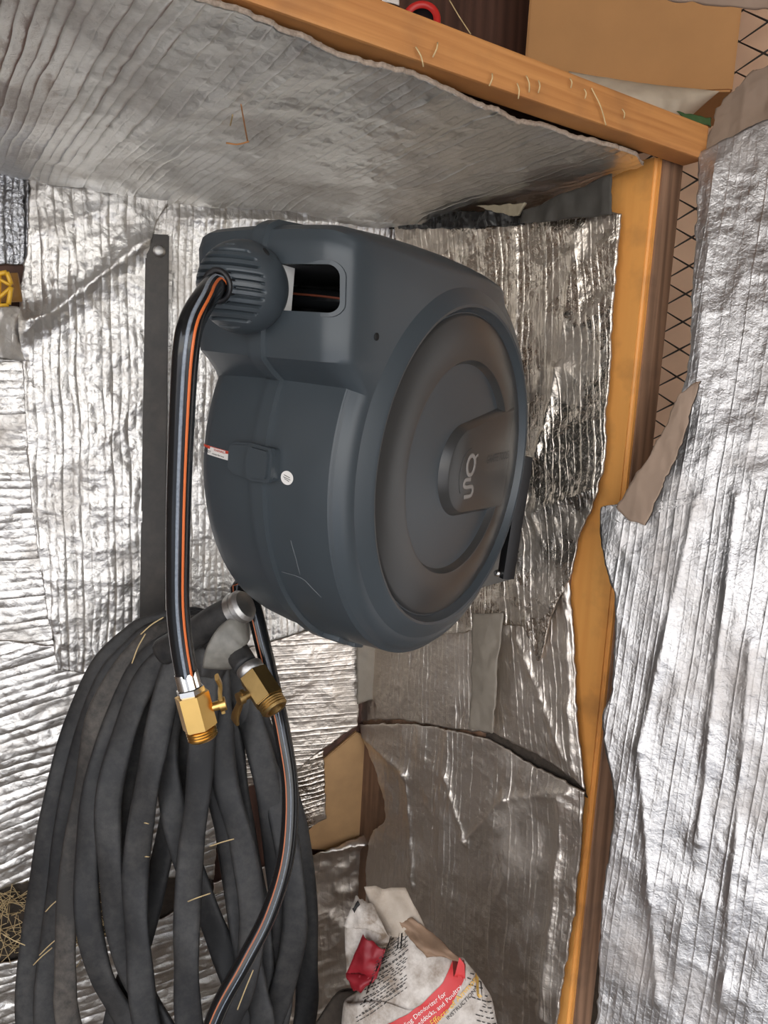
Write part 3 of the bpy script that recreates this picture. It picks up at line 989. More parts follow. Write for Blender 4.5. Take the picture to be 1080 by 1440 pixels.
v, f = text_mesh('GIRAFFE TOOLS', .017, 'LEFT')
vv = np.stack([np.full(len(v), .0081), .072 + v[:, 0] * .62, .010 + v[:, 1] + v[:, 0] * .05], 1)
mesh_obj('raised_lettering', vv, f, M_LOGO2, cover, smooth=False)

# window: frame, carriage and guide ball
vs, fs = [], []
ro, ri = rrect(-.209, -.010, .161, .215, .014), rrect(-.205, -.014, .165, .211, .011)
m_ = len(ro)
for poly, dl in ((ro, -.001), (ro, .0022), (ri, .0022), (ri, -.004)):
    for a, b in poly:
        q = on_shell(min(max(a, -.209), -.006) if True else a, b if poly is ro else (b + (.004 if b > .188 else -.004)), 0)
        vs.append((a, q[1] - dl, b))
for r in range(3):
    for k in range(m_):
        fs.append((r * m_ + k, r * m_ + (k + 1) % m_, (r + 1) * m_ + (k + 1) % m_, (r + 1) * m_ + k))
sharp(mesh_obj('window_frame', vs, fs, M_CASE, reel), 40)
bm_obj('guide_carriage', box_bm(-.152, -.088, -.283, -.262, .1635, .2125, bev=.001), M_WHITE, reel)
for z_ in (.207, .169):
    v_, f_ = lathe([(0, .0), (.0032, 0), (.0032, .002)], 12, Matrix.Translation((-.0925, -.2832, z_)) @ frame((0, -1, 0)), close=True)
    mesh_obj('screw_hole', v_, f_, M_DARK, reel)
# strand of hose inside
v_, f_ = sweep(catmull([(-.16, -.22, .188), (-.08, -.205, .187), (-.02, -.19, .183)]), .0115, .0115, 12, face=(0, -1, 0))
ih = mesh_obj('wound_hose', v_, f_, M_HOSE, reel)
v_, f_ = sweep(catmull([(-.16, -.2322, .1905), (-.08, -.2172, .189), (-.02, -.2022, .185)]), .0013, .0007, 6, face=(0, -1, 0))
mesh_obj('stripe', v_, f_, simple('hose_orange_shaded', (.22, .05, .02), .6), ih)  # hose orange darkened for the shade inside the housing

BC = V((-.120, -.305, .184)); BR = .0475
_vw = (CPOS - to_world(BC[None])[0]) @ RRn; _vw /= np.linalg.norm(_vw)
ax = _vw * .86 - (_rt @ RRn) * .50 + (_up @ RRn) * .03; ax /= np.linalg.norm(ax)
nu_, nv_ = 150, 170
vs = []
for i in range(nv_ + 1):
    th_ = PI * i / nv_
    for k in range(nu_):
        ph = 2 * PI * k / nu_
        d = V((math.sin(th_) * math.cos(ph), math.sin(th_) * math.sin(ph), math.cos(th_)))
        z = d[2] * BR
        ca = d @ ax
        r = BR
        if ca > .50:
            fr = (z / .0074) % 1.0
            if fr < .42:
                r = BR - .005 * min(1, (ca - .50) / .03) * min(1, min(fr, .42 - fr) / .07)
        if ca > .955:
            r = BR - .009
        elif ca > .925:
            r = BR + .0008
        vs.append(BC + d * r)
fs = []
for i in range(nv_):
    for k in range(nu_):
        fs.append((i * nu_ + k, (i + 1) * nu_ + k, (i + 1) * nu_ + (k + 1) % nu_, i * nu_ + (k + 1) % nu_))
ball = mesh_obj('guide_ball', vs, fs, M_CASE, reel)
sharp(ball, 45)
dsl = _vw * .53 + (_rt @ RRn) * .46 + (_up @ RRn) * .70; dsl /= np.linalg.norm(dsl)
v_, f_ = lathe([(0, .0004), (.0055, .0004), (.0055, -.002)], 16, Matrix.Translation(Vector(BC + dsl * (BR))) @ frame(dsl) @ Matrix.Diagonal((.55, 1, 1, 1)), close=True)
mesh_obj('screw_hole', v_, f_, M_DARK, ball)
ring_c = BC + ax * (BR - .004)
v_, f_ = lathe([(.0125, .004), (.0165, .0055), (.0175, .003), (.0175, -.004)], 32, Matrix.Translation(Vector(ring_c)) @ frame(ax))
mesh_obj('hose_grommet', v_, f_, M_BLACK, ball)
v_, f_ = lathe([(.0, -.003), (.0165, -.003)], 32, Matrix.Translation(Vector(ring_c)) @ frame(ax))
mesh_obj('hose_hole', v_, f_, M_DARK, ball)

# screw hole on the side of the housing
v_, f_ = lathe([(0, 0), (.0042, 0), (.0042, -.003)], 16, Matrix.Translation((-.0022, -.222, .149)) @ frame((1, 0, 0)), close=True)
mesh_obj('screw_hole', v_, f_, M_DARK, reel)

# latch clip over the seam
clip = bm_obj('latch_clip', prism_bm([(-.158, .012), (-.150, .018), (-.120, .021), (-.090, .018), (-.087, .012), (-.087, -.014), (-.090, -.018), (-.120, -.021), (-.150, -.018), (-.158, -.012)],
                                     .258, .273, MY, bev=.003), M_CASE, reel, deg=30)
bm_obj('latch_tab', prism_bm([(-.122, .018), (-.116, .021), (-.090, .019), (-.087, .010), (-.087, -.012), (-.090, -.019), (-.116, -.021), (-.122, -.018), (-.127, 0)], .27, .280, MY, bev=.004), M_CASE, clip, deg=30)
# drain lugs low on the drum
for t_ in (-2.02, -1.86):
    Ml = Matrix.Translation((SEAM + .004, .262 * math.cos(t_), .262 * math.sin(t_))) @ Matrix.Rotation(t_ + PI, 4, 'X')
    bm_obj('bottom_lug', box_bm(-.02, .03, -.006, .006, -.012, .012, bev=.003, M=Ml), M_CASE, reel, deg=30)


def decal(name, poly, lift, mat, parent=None):
    """flat printed patch pressed on the front of the case, poly in (x, z)"""
    bm = bmesh.new()
    vsx = [bm.verts.new((a, 0, b)) for a, b in poly]
    bm.faces.new(vsx)
    bmesh.ops.triangulate(bm, faces=bm.faces[:])
    bmesh.ops.subdivide_edges(bm, edges=bm.edges[:], cuts=3, use_grid_fill=True)
    for q in bm.verts:
        q.co = Vector(on_shell(q.co.x, q.co.z, lift))
    bmesh.ops.recalc_face_normals(bm, faces=bm.faces[:])
    return bm_obj(name, bm, mat, parent or reel, smooth=True)


def local_front(px, py):
    d = ray(px, py) @ RRn
    o_ = (CPOS - RC) @ RRn
    h = SHELL_T.ray_cast(Vector(o_), Vector(d))
    return V(h[0]) if h[0] is not None else None


def lf(px, py):
    for k in range(40):
        q = local_front(px + k, py)
        if q is not None:
            return (q[0] - k * .0008, q[2])


lab = [lf(285, 624), lf(331, 637), lf(329.5, 650), lf(284, 636)]
wl = decal('warning_label', lab, .0006, M_PAPER)
wl['label'] = 'small red and white warning label'
mix = lambda a, b, t: (a[0] * (1 - t) + b[0] * t, a[1] * (1 - t) + b[1] * t)
q2 = lambda s, t: mix(mix(lab[0], lab[1], s), mix(lab[3], lab[2], s), t)
decal('label_band', [q2(0, 0), q2(.28, 0), q2(.28, .34), q2(0, .22)], .0009, M_RED, wl)
decal('label_band', [q2(.74, 0), q2(1, 0), q2(1, .22), q2(.74, .34)], .0009, M_RED, wl)
decal('label_band', [q2(.28, 0), q2(.74, 0), q2(.74, .07), q2(.28, .07)], .0009, M_RED, wl)
for txt, s0, t0, sz, mt_ in (('WARNING', .40, .30, .0042, M_RED), ('DO NOT', .05, .66, .0042, M_INK), ('release the hose', .36, .74, .0034, M_INK)):
    v, f = text_mesh(txt, sz, 'LEFT')
    L_ = math.hypot(lab[1][0] - lab[0][0], lab[1][1] - lab[0][1])
    W_ = math.hypot(lab[3][0] - lab[0][0], lab[3][1] - lab[0][1])
    vv = []
    for a, b, _ in v:
        x_, z_ = q2(s0 + a / L_, t0 - b / W_)
        vv.append(on_shell(x_, z_, .0011))
    mesh_obj('label_text', vv, f, mt_, wl, smooth=False)
cst = lf(404, 672)
rs = decal('round_sticker', [(cst[0] + .0085 * math.cos(t), cst[1] + .0078 * math.sin(t)) for t in np.linspace(0, 2 * PI, 25)[:-1]], .0006, M_PAPER)
rs['label'] = 'small round white sticker'
for dz_, wd in ((.0020, .0042), (-.0004, .0050), (-.0022, .0034)):
    decal('print_line', [(cst[0] - wd, cst[1] + dz_ + .0014), (cst[0] + wd, cst[1] + dz_ - .0010), (cst[0] + wd, cst[1] + dz_ - .0017), (cst[0] - wd, cst[1] + dz_ + .0007)], .0009, M_INK, rs)
M_SCR = simple('scratch', (.11, .12, .125), .6)
for pts in ([(409, 760), (416, 785), (422, 808)], [(396, 804), (424, 813), (440, 828), (452, 840)]):
    shell_strip('scratch_mark', [lf(*q) for q in pts], .0005, .0001, M_SCR)

# wall bracket behind the drum
yw = .345
br = bm_obj('wall_bracket', box_bm(-.19, -.085, yw - .004, yw + .012, -.226, .12, bev=.002), M_BLACK, reel)
vs = [(-.19, 0, 0)]
bm_obj('bracket_arm', prism_bm([(.16, -.212), (yw, -.222), (yw, -.19), (yw - .02, -.08), (.24, -.02), (.18, .0)], -.060, -.040, Matrix(((0, 0, 1, 0), (1, 0, 0, 0), (0, 1, 0, 0), (0, 0, 0, 1)))), M_COVER, reel)
P = [to_local(RW.at(737, 642, .115)), to_local(RW.at(732, 680, .115)), to_local(RW.at(722, 740, .115)), to_local(RW.at(711, 812, .115))]
v_, f_ = sweep(catmull(P, .01), .0115, .012, 8, face=(-.6, -.8, 0), sq=5)
hb = sharp(mesh_obj('bracket_bar', v_, f_, M_BLACK, reel), 40)
for px, py in ((700, 806), (726, 652)):
    c_ = to_local(RW.at(px, py, .130))
    v_, f_ = lathe([(0, .006), (.004, .006), (.0062, .003), (.0062, -.004)], 14, Matrix.Translation(Vector(c_)) @ frame(to_local(RC + V((-.5, -.85, 0)))))
    mesh_obj('bolt_head', v_, f_, M_STEEL, reel)

# ------------------------------------------------------------------ outlet hose with brass valve
ballw = to_world((BC + ax * (BR - .010))[None])[0]
axw = ax @ RRn.T
P = [ballw, ballw + axw * .012]
for px, py, ds in ((287, 421, .690), (270, 452, .668), (262, 490, .664), (257, 560, .68), (252, 680, .715), (250, 770, .74), (250, 850, .765), (255, 905, .78), (262, 948, .79)):
    P.append(deep(px, py, ds))
hp = catmull(P, .005)
oh = thing('outlet_hose', 'glossy black orange striped hose hanging from the reel, ending in bright brass valve', 'hose', hp[-1])
HRAD = .0118
v_, f_ = sweep(rel(oh, hp), HRAD, HRAD, 16)
mesh_obj('hose_tube', v_, f_, M_HOSE, oh)


def hose_stripe(path, ang, rad, width, parent, mat, name='stripe', face=(0, -1, .1)):
    T = np.gradient(path, axis=0); T /= np.linalg.norm(T, axis=1)[:, None]
    fd = V(face)
    X = np.cross(T, fd); X /= np.linalg.norm(X, axis=1)[:, None]
    Y = np.cross(X, T)
    N_ = X * math.sin(ang) + Y * math.cos(ang)
    Q = path + N_ * rad
    v_, f_ = sweep(rel(parent, Q), width, .0006, 6, face=N_)
    return mesh_obj(name, v_, f_, mat, parent)


SIDE = np.cross(np.gradient(hp, axis=0)[40], V((0, -1, .1)))[0]
sg = 1 if SIDE > 0 else -1
hose_stripe(hp, .74 * sg, HRAD, .0015, oh, M_ORANGE)
hose_stripe(hp, .22 * sg, HRAD, .0018, oh, M_GREYSTR_GLINT)


def hexpts(r, n=6, ph=0):
    return [(r * math.cos(2 * PI * k / n + ph), r * math.sin(2 * PI * k / n + ph)) for k in range(n)]


def valve(root, start, axis, brass, scale, handle_dir, lever_dir, lever_len, ring=False):
    """ferrule, nut, hexagonal body with threads, stem and lever"""
    A = V(axis) / np.linalg.norm(axis)
    fm = frame(A, hint=(.3, -1, 0))
    s = scale
    base = rel(root, V(start)[None])[0]
    at_ = lambda h: Matrix.Translation(Vector(base + A * h * s)) @ fm
    if not ring:
        v_, f_ = lathe([(.0125 * s, 0), (.0150 * s, .001 * s), (.0152 * s, .021 * s), (.0125 * s, .022 * s)], 28, at_(0), close=True)
        # crimp flutes
        for i in range(len(v_)):
            k = i % 28
            if k % 4 == 0 and 28 <= i < 84:
                c_ = base + A * ((v_[i] - base) @ A)
                v_[i] = c_ + (v_[i] - c_) * .90
        fer = sharp(mesh_obj('ferrule', v_, f_, M_STEEL, root), 20)
        bm_obj('hex_nut', prism_bm(hexpts(.0185 * s, 6, .3), .022 * s, .030 * s, at_(0), bev=.001), M_STEEL, root)
        h0 = .030
    else:
        v_, f_ = lathe([(.0130 * s, 0), (.0185 * s, 0), (.0195 * s, .002 * s), (.0195 * s, .013 * s), (.017 * s, .0145 * s)], 28, at_(0), close=True)
        mesh_obj('collar_ring', v_, f_, M_ALU, root)
        h0 = .0145
    bd = bm_obj('valve_body', prism_bm(hexpts(.0225 * s, 6, .25), h0 * s, (h0 + .046) * s, at_(0), bev=.0015 * s), brass, root)
    pr = []
    h = h0 + .046
    pr.append((.0165 * s, h * s))
    for k in range(4):
        pr += [(.0195 * s, (h + .0016) * s), (.0178 * s, (h + .0032) * s)]
        h += .0036
    pr += [(.0165 * s, (h + .001) * s), (.012 * s, (h + .001) * s), (.011 * s, (h - .012) * s), (0, (h - .012) * s)]
    v_, f_ = lathe(pr, 32, at_(0))
    sharp(mesh_obj('thread', v_, f_, brass, bd), 30)
    hd = V(handle_dir); hd = hd - A * (hd @ A); hd /= np.linalg.norm(hd)
    hc = base + A * (h0 + .024) * s
    v_, f_ = lathe([(.006 * s, .016 * s), (.0062 * s, .030 * s), (.009 * s, .030 * s), (.009 * s, .038 * s), (0, .039 * s)], 16, Matrix.Translation(Vector(hc)) @ frame(hd))
    sharp(mesh_obj('valve_stem', v_, f_, brass, bd), 30)
    ld_ = V(lever_dir); ld_ = ld_ - hd * (ld_ @ hd) * .8; ld_ /= np.linalg.norm(ld_)
    p0 = hc + hd * .033 * s
    Q = catmull([p0 - ld_ * .012 * s, p0, p0 + ld_ * .015 * s, p0 + ld_ * lever_len * .7 * s + hd * .002, p0 + ld_ * lever_len * s], .002)
    tt = np.linspace(0, 1, len(Q))
    v_, f_ = sweep(Q, (.0045 + .0045 * tt ** 2) * s, .0028 * s, 10, face=tuple(hd), sq=4)
    sharp(mesh_obj('lever_handle', v_, f_, brass, bd), 35)


vend = deep(288, 1046, .800)
valve(oh, hp[-1] - (vend - hp[-1]) * .03, vend - hp[-1], M_BRASS, .83, (1, .25, .35), (.12, -.1, 1), .040)

# ------------------------------------------------------------------ inlet hose leaving the bottom of the reel
P = [to_world(V((-.17, .10, -.17))[None])[0], to_world(V((-.19, .13, -.215))[None])[0]]
for px, py, ds in ((346, 822, 1.15), (357, 855, 1.13), (368, 900, 1.12), (382, 960, 1.11), (397, 1030, 1.09), (408, 1110, 1.08), (403, 1200, 1.06), (380, 1280, 1.04), (345, 1350, 1.02), (305, 1425, 1.01), (275, 1520, 1.0), (262, 1640, 1.0), (262, 1760, 1.0)):
    P.append(deep(px, py, ds))
ip = catmull(P, .006)
ihs = thing('inlet_hose', 'thin black hose with orange line dropping behind the brass valves', 'hose', ip[0])
IRAD = .0122
v_, f_ = sweep(rel(ihs, ip), IRAD, IRAD, 14)
mesh_obj('hose_tube', v_, f_, M_HOSE, ihs)
hose_stripe(ip, -.35 * sg, IRAD, .0011, ihs, simple('hose_orange_dull', (.50, .15, .06), .4))
hose_stripe(ip, .2 * sg, IRAD, .0008, ihs, M_GREYSTR_GLINT)  # pale line is a reflection on the tube, painted as a stripe

# ------------------------------------------------------------------ coiled soaker hose
HK = deep(290, 905, 1.30)
coil = thing('soaker_hose', 'big hanging coil of flat black rubber soaker hose at lower left', 'hose', HK)
STR = {
    'A': [(214, 880), (184, 897), (141, 940), (106, 1016), (85, 1097), (61, 1210), (46, 1318), (39, 1440), (60, 1580)],
    'A2': [(220, 890), (190, 912), (152, 955), (118, 1040), (98, 1140), (84, 1230), (72, 1330), (66, 1440), (90, 1580)],
    'B': [(222, 893), (200, 910), (166, 953), (134, 1018), (117, 1123), (102, 1210), (93, 1296), (92, 1380), (97, 1440), (140, 1590)],
    'C': [(240, 905), (192, 948), (158, 1029), (131, 1121), (122, 1207), (124, 1294), (142, 1371), (171, 1423), (200, 1470), (260, 1580)],
    'D': [(240, 922), (201, 964), (173, 1037), (153, 1121), (154, 1207), (163, 1285), (180, 1350), (203, 1401), (232, 1450), (290, 1560)],
    'E': [(250, 930), (215, 985), (190, 1050), (172, 1110), (168, 1190), (172, 1290), (186, 1380), (190, 1450), (220, 1580)],
    'F': [(252, 925), (232, 985), (218, 1050), (206, 1110), (194, 1190), (190, 1250), (194, 1328), (206, 1440), (240, 1570)],
    'G': [(290, 915), (289, 980), (284, 1046), (279, 1113), (269, 1190), (264, 1272), (262, 1337), (266, 1440), (290, 1580)],
    'H': [(262, 930), (240, 1000), (233, 1061), (245, 1143), (262, 1207), (288, 1272), (314, 1337), (345, 1423), (370, 1560)],
    'I': [(275, 930), (262, 1040), (248, 1120), (229, 1200), (211, 1275), (190, 1350), (160, 1440), (150, 1580)],
    'J': [(304, 915), (314, 960), (324, 1030), (334, 1113), (348, 1207), (364, 1294), (370, 1380), (364, 1440), (330, 1580)],
    'K': [(318, 910), (334, 945), (352, 1014), (377, 1113), (387, 1207), (399, 1294), (394, 1380), (386, 1440), (340, 1590)],
    'L': [(326, 915), (348, 970), (366, 1020), (394, 1087), (418, 1173), (430, 1272), (431, 1358), (428, 1440), (390, 1600)],
    'M': [(296, 925), (296, 1000), (300, 1078), (317, 1164), (331, 1250), (340, 1315), (358, 1400), (366, 1450), (340, 1570)],
    'N': [(322, 920), (342, 985), (366, 1060), (390, 1125), (407, 1207), (415, 1294), (406, 1358), (386, 1423), (340, 1530)],
    'O': [(300, 930), (306, 1010), (314, 1100), (338, 1190), (352, 1290), (340, 1380), (310, 1450), (260, 1560)],
}
pairs = [('A', 'L', 1.375, 0), ('A2', 'N', 1.36, 0), ('B', 'K', 1.31, 1), ('E', 'O', 1.35, 0), ('I', 'M', 1.33, 0), ('C', 'J', 1.29, 0), ('D', 'N', 1.275, 0), ('H', 'K', 1.285, 0), ('F', 'M', 1.255, 0), ('G', 'O', 1.225, 0)]
rng = random.Random(3)
for i, (l, r, ds, dusty) in enumerate(pairs):
    top = (286 + rng.uniform(-10, 14), 872 + 4 * i + (6 if i > 4 else 0))
    lft = [deep(x, y, ds + .01 * math.sin(j * 1.3 + i)) for j, (x, y) in enumerate(STR[l])]
    jit_ = rng.uniform(-6, 6) if (l, r) in (('D', 'N'), ('H', 'K'), ('G', 'O'), ('F', 'M')) else 0
    rgt = [deep(x + jit_, y, ds + .015 + .01 * math.sin(j * 1.1 + 2 * i)) for j, (x, y) in enumerate(STR[r])]
    mid = [deep((STR[l][-1][0] + STR[r][-1][0]) / 2, 1640 - 6 * i, ds)]
    path = catmull([deep(top[0], top[1], ds)] + rgt + mid + lft[::-1], .012, closed=True)
    tw = np.array([.35 * math.sin(7 * t + i) for t in np.linspace(0, 2 * PI, len(path))]) * .8
    wd = .0215 + rng.uniform(-.0015, .002)
    v_, f_ = sweep(rel(coil, path), wd, .0068, 14, face=(0.05, -1, .25), closed=True, twist=tw, sq=2.6)
    lp = mesh_obj('hose_loop', v_, f_, M_RUBB if dusty else M_RUB, coil)
# wrapped band holding the loops
P = catmull([deep(262, 934, 1.235), deep(286, 930, 1.20), deep(318, 938, 1.225)], .006)
v_, f_ = sweep(rel(coil, P), .026, .006, 12, face=(0, -1, .1), sq=4)
bw = mesh_obj('wrap_band', v_, f_, M_RUB, coil)
# clamped hose end
P = catmull([deep(232, 915, 1.20), deep(270, 893, 1.16), deep(300, 873, 1.13), deep(332, 857, 1.11)], .006)
v_, f_ = sweep(rel(coil, P), .0225, .0215, 16, sq=2.4)
mesh_obj('hose_end', v_, f_, M_RUB, coil)
e0, e1 = deep(328, 860, 1.112), deep(352, 846, 1.10)
axx = (e1 - e0) / np.linalg.norm(e1 - e0)
v_, f_ = lathe([(.0225, 0), (.0252, .001), (.0252, .011), (.0235, .012), (.0252, .013), (.0252, .020), (.021, .026), (.010, .029), (0, .030)], 32, Matrix.Translation(Vector(rel(coil, e0[None])[0])) @ frame(axx))
sharp(mesh_obj('hose_clamp', v_, f_, M_ALU, coil), 30)
# tail end with its own valve
P = catmull([deep(300, 905, 1.20), deep(322, 905, 1.13), deep(334, 918, 1.10), deep(346, 938, 1.08)], .005)
v_, f_ = sweep(rel(coil, P), .0185, .0165, 14)
mesh_obj('hose_tail', v_, f_, M_RUB, coil)
tail_v = thing('brass_shutoff', 'dull brass shutoff valve with grey collar on the soaker hose tail', 'valve', deep(348, 938, 1.08))
s0, s1 = deep(349, 937, 1.079), deep(389, 1000, 1.045)
valve(tail_v, s0, s1 - s0, M_BRASSD, 1.02, (-.75, -.65, -.25), (-.7, -.1, -1), .045, ring=True)
# grey worn hook the coil hangs on
P = catmull([LW.at(330, 850, .01), deep(352, 868, 1.3), deep(345, 880, 1.12), deep(325, 896, 1.085), deep(312, 918, 1.085), deep(308, 938, 1.10)], .006)
v_, f_ = sweep(P, np.linspace(.016, .024, len(P)), .005, 12, face=(0.3, -1, .2), sq=3)
tag(mesh_obj('coil_hook', v_, f_, simple('worn_grey', (.20, .19, .165), .45, noise=.4, scale=90)), 'worn grey curved hook holding up the black hose coil', 'hook')

# ------------------------------------------------------------------ upright bar with a bolt
q = [LW.at(205, 328, .030), LW.at(238, 330, .030), LW.at(232, 885, .030), LW.at(196, 885, .030)]
bar = thing('upright_bar', 'flat dark upright bar with one bolt, left of the reel', 'bar', q[0])
bm = bmesh.new()
fr_ = [bm.verts.new(tuple(p)) for p in rel(bar, q)]
bk_ = [bm.verts.new(tuple(p - LW.n * .018)) for p in rel(bar, q)]
bm.faces.new(fr_); bm.faces.new(bk_[::-1])
for i in range(4):
    bm.faces.new((fr_[i], bk_[i], bk_[(i + 1) % 4], fr_[(i + 1) % 4]))
bmesh.ops.recalc_face_normals(bm, faces=bm.faces[:])
bmesh.ops.bevel(bm, geom=bm.edges[:], offset=.002, segments=2, affect='EDGES')
bm_obj('strip', bm, M_BAR, bar)
v_, f_ = lathe([(0, .006), (.007, .0055), (.0115, .003), (.0125, -.002)], 20, Matrix.Translation(Vector(rel(bar, LW.at(224, 353, .031)[None])[0])) @ frame(LW.n))
mesh_obj('bolt_head', v_, f_, M_ALU, bar)

# ------------------------------------------------------------------ yellow strutted plastic part
yc = LW.at(5, 402, .09)
yel = thing('yellow_frame', 'yellow strutted plastic part poking in at the left edge', 'plastic part', yc)
pt = lambda px, py, off=.09: rel(yel, LW.at(px, py, off)[None])[0]
for a, b, w_ in (((10, 383), (16, 400), .004), ((16, 404), (12, 428), .004), ((-4, 386), (10, 383), .004), ((-2, 392), (16, 402), .003), ((-2, 420), (16, 404), .003), ((-2, 384), (-3, 430), .005), ((-30, 430), (12, 429), .003), ((-30, 384), (-2, 384), .003)):
    v_, f_ = sweep(np.linspace(pt(*a), pt(*b), 4), w_, .006, 8, face=LW.n, sq=5)
    mesh_obj('strut', v_, f_, M_YEL, yel)
v_, f_ = sweep(np.linspace(pt(-20, 406, .05), pt(28, 404, .05), 5), .026, .012, 10, face=LW.n, sq=5)
mesh_obj('back_block', v_, f_, simple('ochre_plastic', (.34, .17, .04), .6), yel)

# ------------------------------------------------------------------ paper bag in the corner
BGP = Plane(deep(590, 1400, 1.22), (-.10, -.985, .14))


def pillow(name, plane, top, right, bottom, left, T, mat, parent, seed=5, cell=.006, crumple=.010, back=.5, p=.55):
    g = lambda e: [plane.at(*q) for q in e]
    P, nu, nv = coons(g(top), g(right), g(bottom), g(left), cell)
    s = np.linspace(0, 1, nu)[None]; t = np.linspace(0, 1, nv)[:, None]
    env = np.clip(np.sin(PI * s), 0, 1) ** p * np.clip(np.sin(PI * np.clip(t, 0, 1)), 0, 1) ** p
    n = plane.n
    ev = V((0, 0, 1)) - n * n[2]; ev /= np.linalg.norm(ev); eu = np.cross(ev, n)
    u, v = P @ eu, P @ ev
    cr = fbm(u * 16, v * 16, seed, 4, ridged=True) * crumple + fbm(u * 7, v * 7, seed + 9, 2) * crumple * 1.4
    Fp = P + n * ((T + cr) * env)[..., None]
    Bp = P - n * ((T * back) * env + .002)[..., None]
    idx = np.arange(nu * nv).reshape(nv, nu)
    a, b, c, d = idx[:-1, :-1], idx[:-1, 1:], idx[1:, 1:], idx[1:, :-1]
    F1 = np.stack([a, d, c, b], -1).reshape(-1, 4); N = nu * nv
    ring = np.r_[idx[0, :], idx[1:, -1], idx[-1, -2::-1], idx[-2:0:-1, 0]]; nx = np.roll(ring, -1)
    fs = np.r_[F1, F1[:, ::-1] + N, np.stack([ring, nx, nx + N, ring + N], -1)]
    vs = np.r_[Fp.reshape(-1, 3), Bp.reshape(-1, 3)]
    if np.cross(P[1, 0] - P[0, 0], P[0, 1] - P[0, 0]) @ n < 0:
        fs = fs[:, ::-1]
    return vs, fs


bag = thing('paper_bag', 'crumpled white and red paper product bag standing in the corner', 'bag', BGP.at(590, 2150))
vs, fs = pillow('bag_body', BGP, [(538, 1332), (560, 1308), (600, 1318), (632, 1342), (652, 1348)], [(652, 1348), (680, 1385), (696, 1425), (708, 1560), (706, 2150)],
                [(462, 2150), (590, 2150), (706, 2150)], [(538, 1332), (518, 1375), (494, 1412), (478, 1480), (462, 2150)], .06, M_BAG, bag, seed=5)
body = mesh_obj('bag_body', rel(bag, vs), fs, M_BAG, bag)
b_ = bmesh.new(); b_.from_mesh(body.data); BAG_T = BVHTree.FromBMesh(b_); b_.free()
ev = V((0, 0, 1)) - BGP.n * BGP.n[2]; ev /= np.linalg.norm(ev); eu = np.cross(ev, BGP.n)
if eu[0] < 0: eu = -eu


def on_bag(P, lift=.001):
    p = rel(bag, np.asarray(P)[None])[0] + BGP.n * .3
    h = BAG_T.ray_cast(Vector(p), Vector(-BGP.n))
    if h[0] is None:
        return rel(bag, np.asarray(P)[None])[0]
    return V(h[0]) + V(h[1]) * lift


# the printing is laid out on the face of the bag (metres along eu, ev) and pressed onto its folds
def bag_uv(px, py):
    return BGP.at(px, py, .055)


def bag_patch(name, poly_px, mat, lift=.001, cuts=8, parent=None):
    pts = [bag_uv(*q) for q in poly_px]
    bm = bmesh.new()
    f = bm.faces.new([bm.verts.new(tuple(p)) for p in pts])
    bmesh.ops.triangulate(bm, faces=[f])
    for _ in range(4):
        long = [e for e in bm.edges if e.calc_length() > .006]
        if not long: break
        bmesh.ops.subdivide_edges(bm, edges=long, cuts=1)
        bmesh.ops.triangulate(bm, faces=bm.faces[:])
    for q in bm.verts:
        q.co = Vector(on_bag(V(q.co), lift))
    return bm_obj(name, bm, mat, parent or bag, smooth=True)


band_top = [(560, 1440), (590, 1425), (622, 1398), (640, 1370), (646, 1346)]
band_bot = [(653, 1356), (655, 1388), (652, 1402), (634, 1428), (612, 1450), (575, 1490)]
band = bag_patch('red_band', band_top + band_bot + [(540, 1470), (540, 1452)], M_BAGBAND)


def bag_text(s, px, py, ang, size, mat, parent, lift, shear=0, name='printed_text'):
    o_ = bag_uv(px, py)
    v, f = text_mesh(s, size, 'LEFT')
    ca, sa = math.cos(ang), math.sin(ang)
    vv = [on_bag(o_ + eu * (a * ca - b * sa) + ev * (a * sa + b * ca), lift) for a, b, _ in v]
    return mesh_obj(name, vv, f, mat, parent, smooth=False)


bag_text('Bedding Deodorizer for', 556, 1456, .70, .0098, M_WTXT, band, .0022)
bag_text('Stalls, paddocks, and Poultry', 566, 1463, .72, .0098, M_WTXT, band, .0022)
bag_text('Harmful Effects of Ammonia', 574, 1472, .74, .0125, M_YTXT, band, .0022)
bag_text('INSTRUCTIONS', 628, 1445, .72, .0085, M_INK, bag, .0018)
rr = random.Random(5)
parts = []
for k in range(24):
    px0, py0 = 532 - k * 1.5 + rr.uniform(-2, 2), 1348 + k * 4.6
    ln = .060 + .002 * k
    o_ = bag_uv(px0, py0)
    for seg in range(int(ln / .007)):
        if rr.random() < .16: continue
        a0_ = seg * .007 + rr.uniform(0, .001); a1_ = a0_ + rr.uniform(.004, .0062)
        ca, sa = math.cos(.74), math.sin(.74)
        pts = []
        for a in np.linspace(a0_, a1_, 3):
            for b in (-.0005, .0005):
                pts.append(on_bag(o_ + eu * (a * ca - b * sa) + ev * (a * sa + b * ca), .0012))
        parts.append((np.array(pts), [(0, 2, 3, 1), (2, 4, 5, 3)]))
for k in range(9):
    px0, py0 = 655 + k * 2 + rr.uniform(-1, 1), 1392 + k * 8
    o_ = bag_uv(px0, py0)
    for seg in range(4):
        if rr.random() < .2: continue
        a0_ = seg * .009; a1_ = a0_ + rr.uniform(.004, .008)
        ca, sa = math.cos(-.35), math.sin(-.35)
        pts = []
        for a in np.linspace(a0_, a1_, 3):
            for b in (-.0006, .0006):
                pts.append(on_bag(o_ + eu * (a * ca - b * sa) + ev * (a * sa + b * ca), .0012))
        parts.append((np.array(pts), [(0, 2, 3, 1), (2, 4, 5, 3)]))
vs, fs = join(parts)
fp = mesh_obj('fine_print', vs, fs, M_INK, bag, smooth=False)
fp['kind'] = 'stuff'

# open mouth of the bag: back ply, left ply and red panel


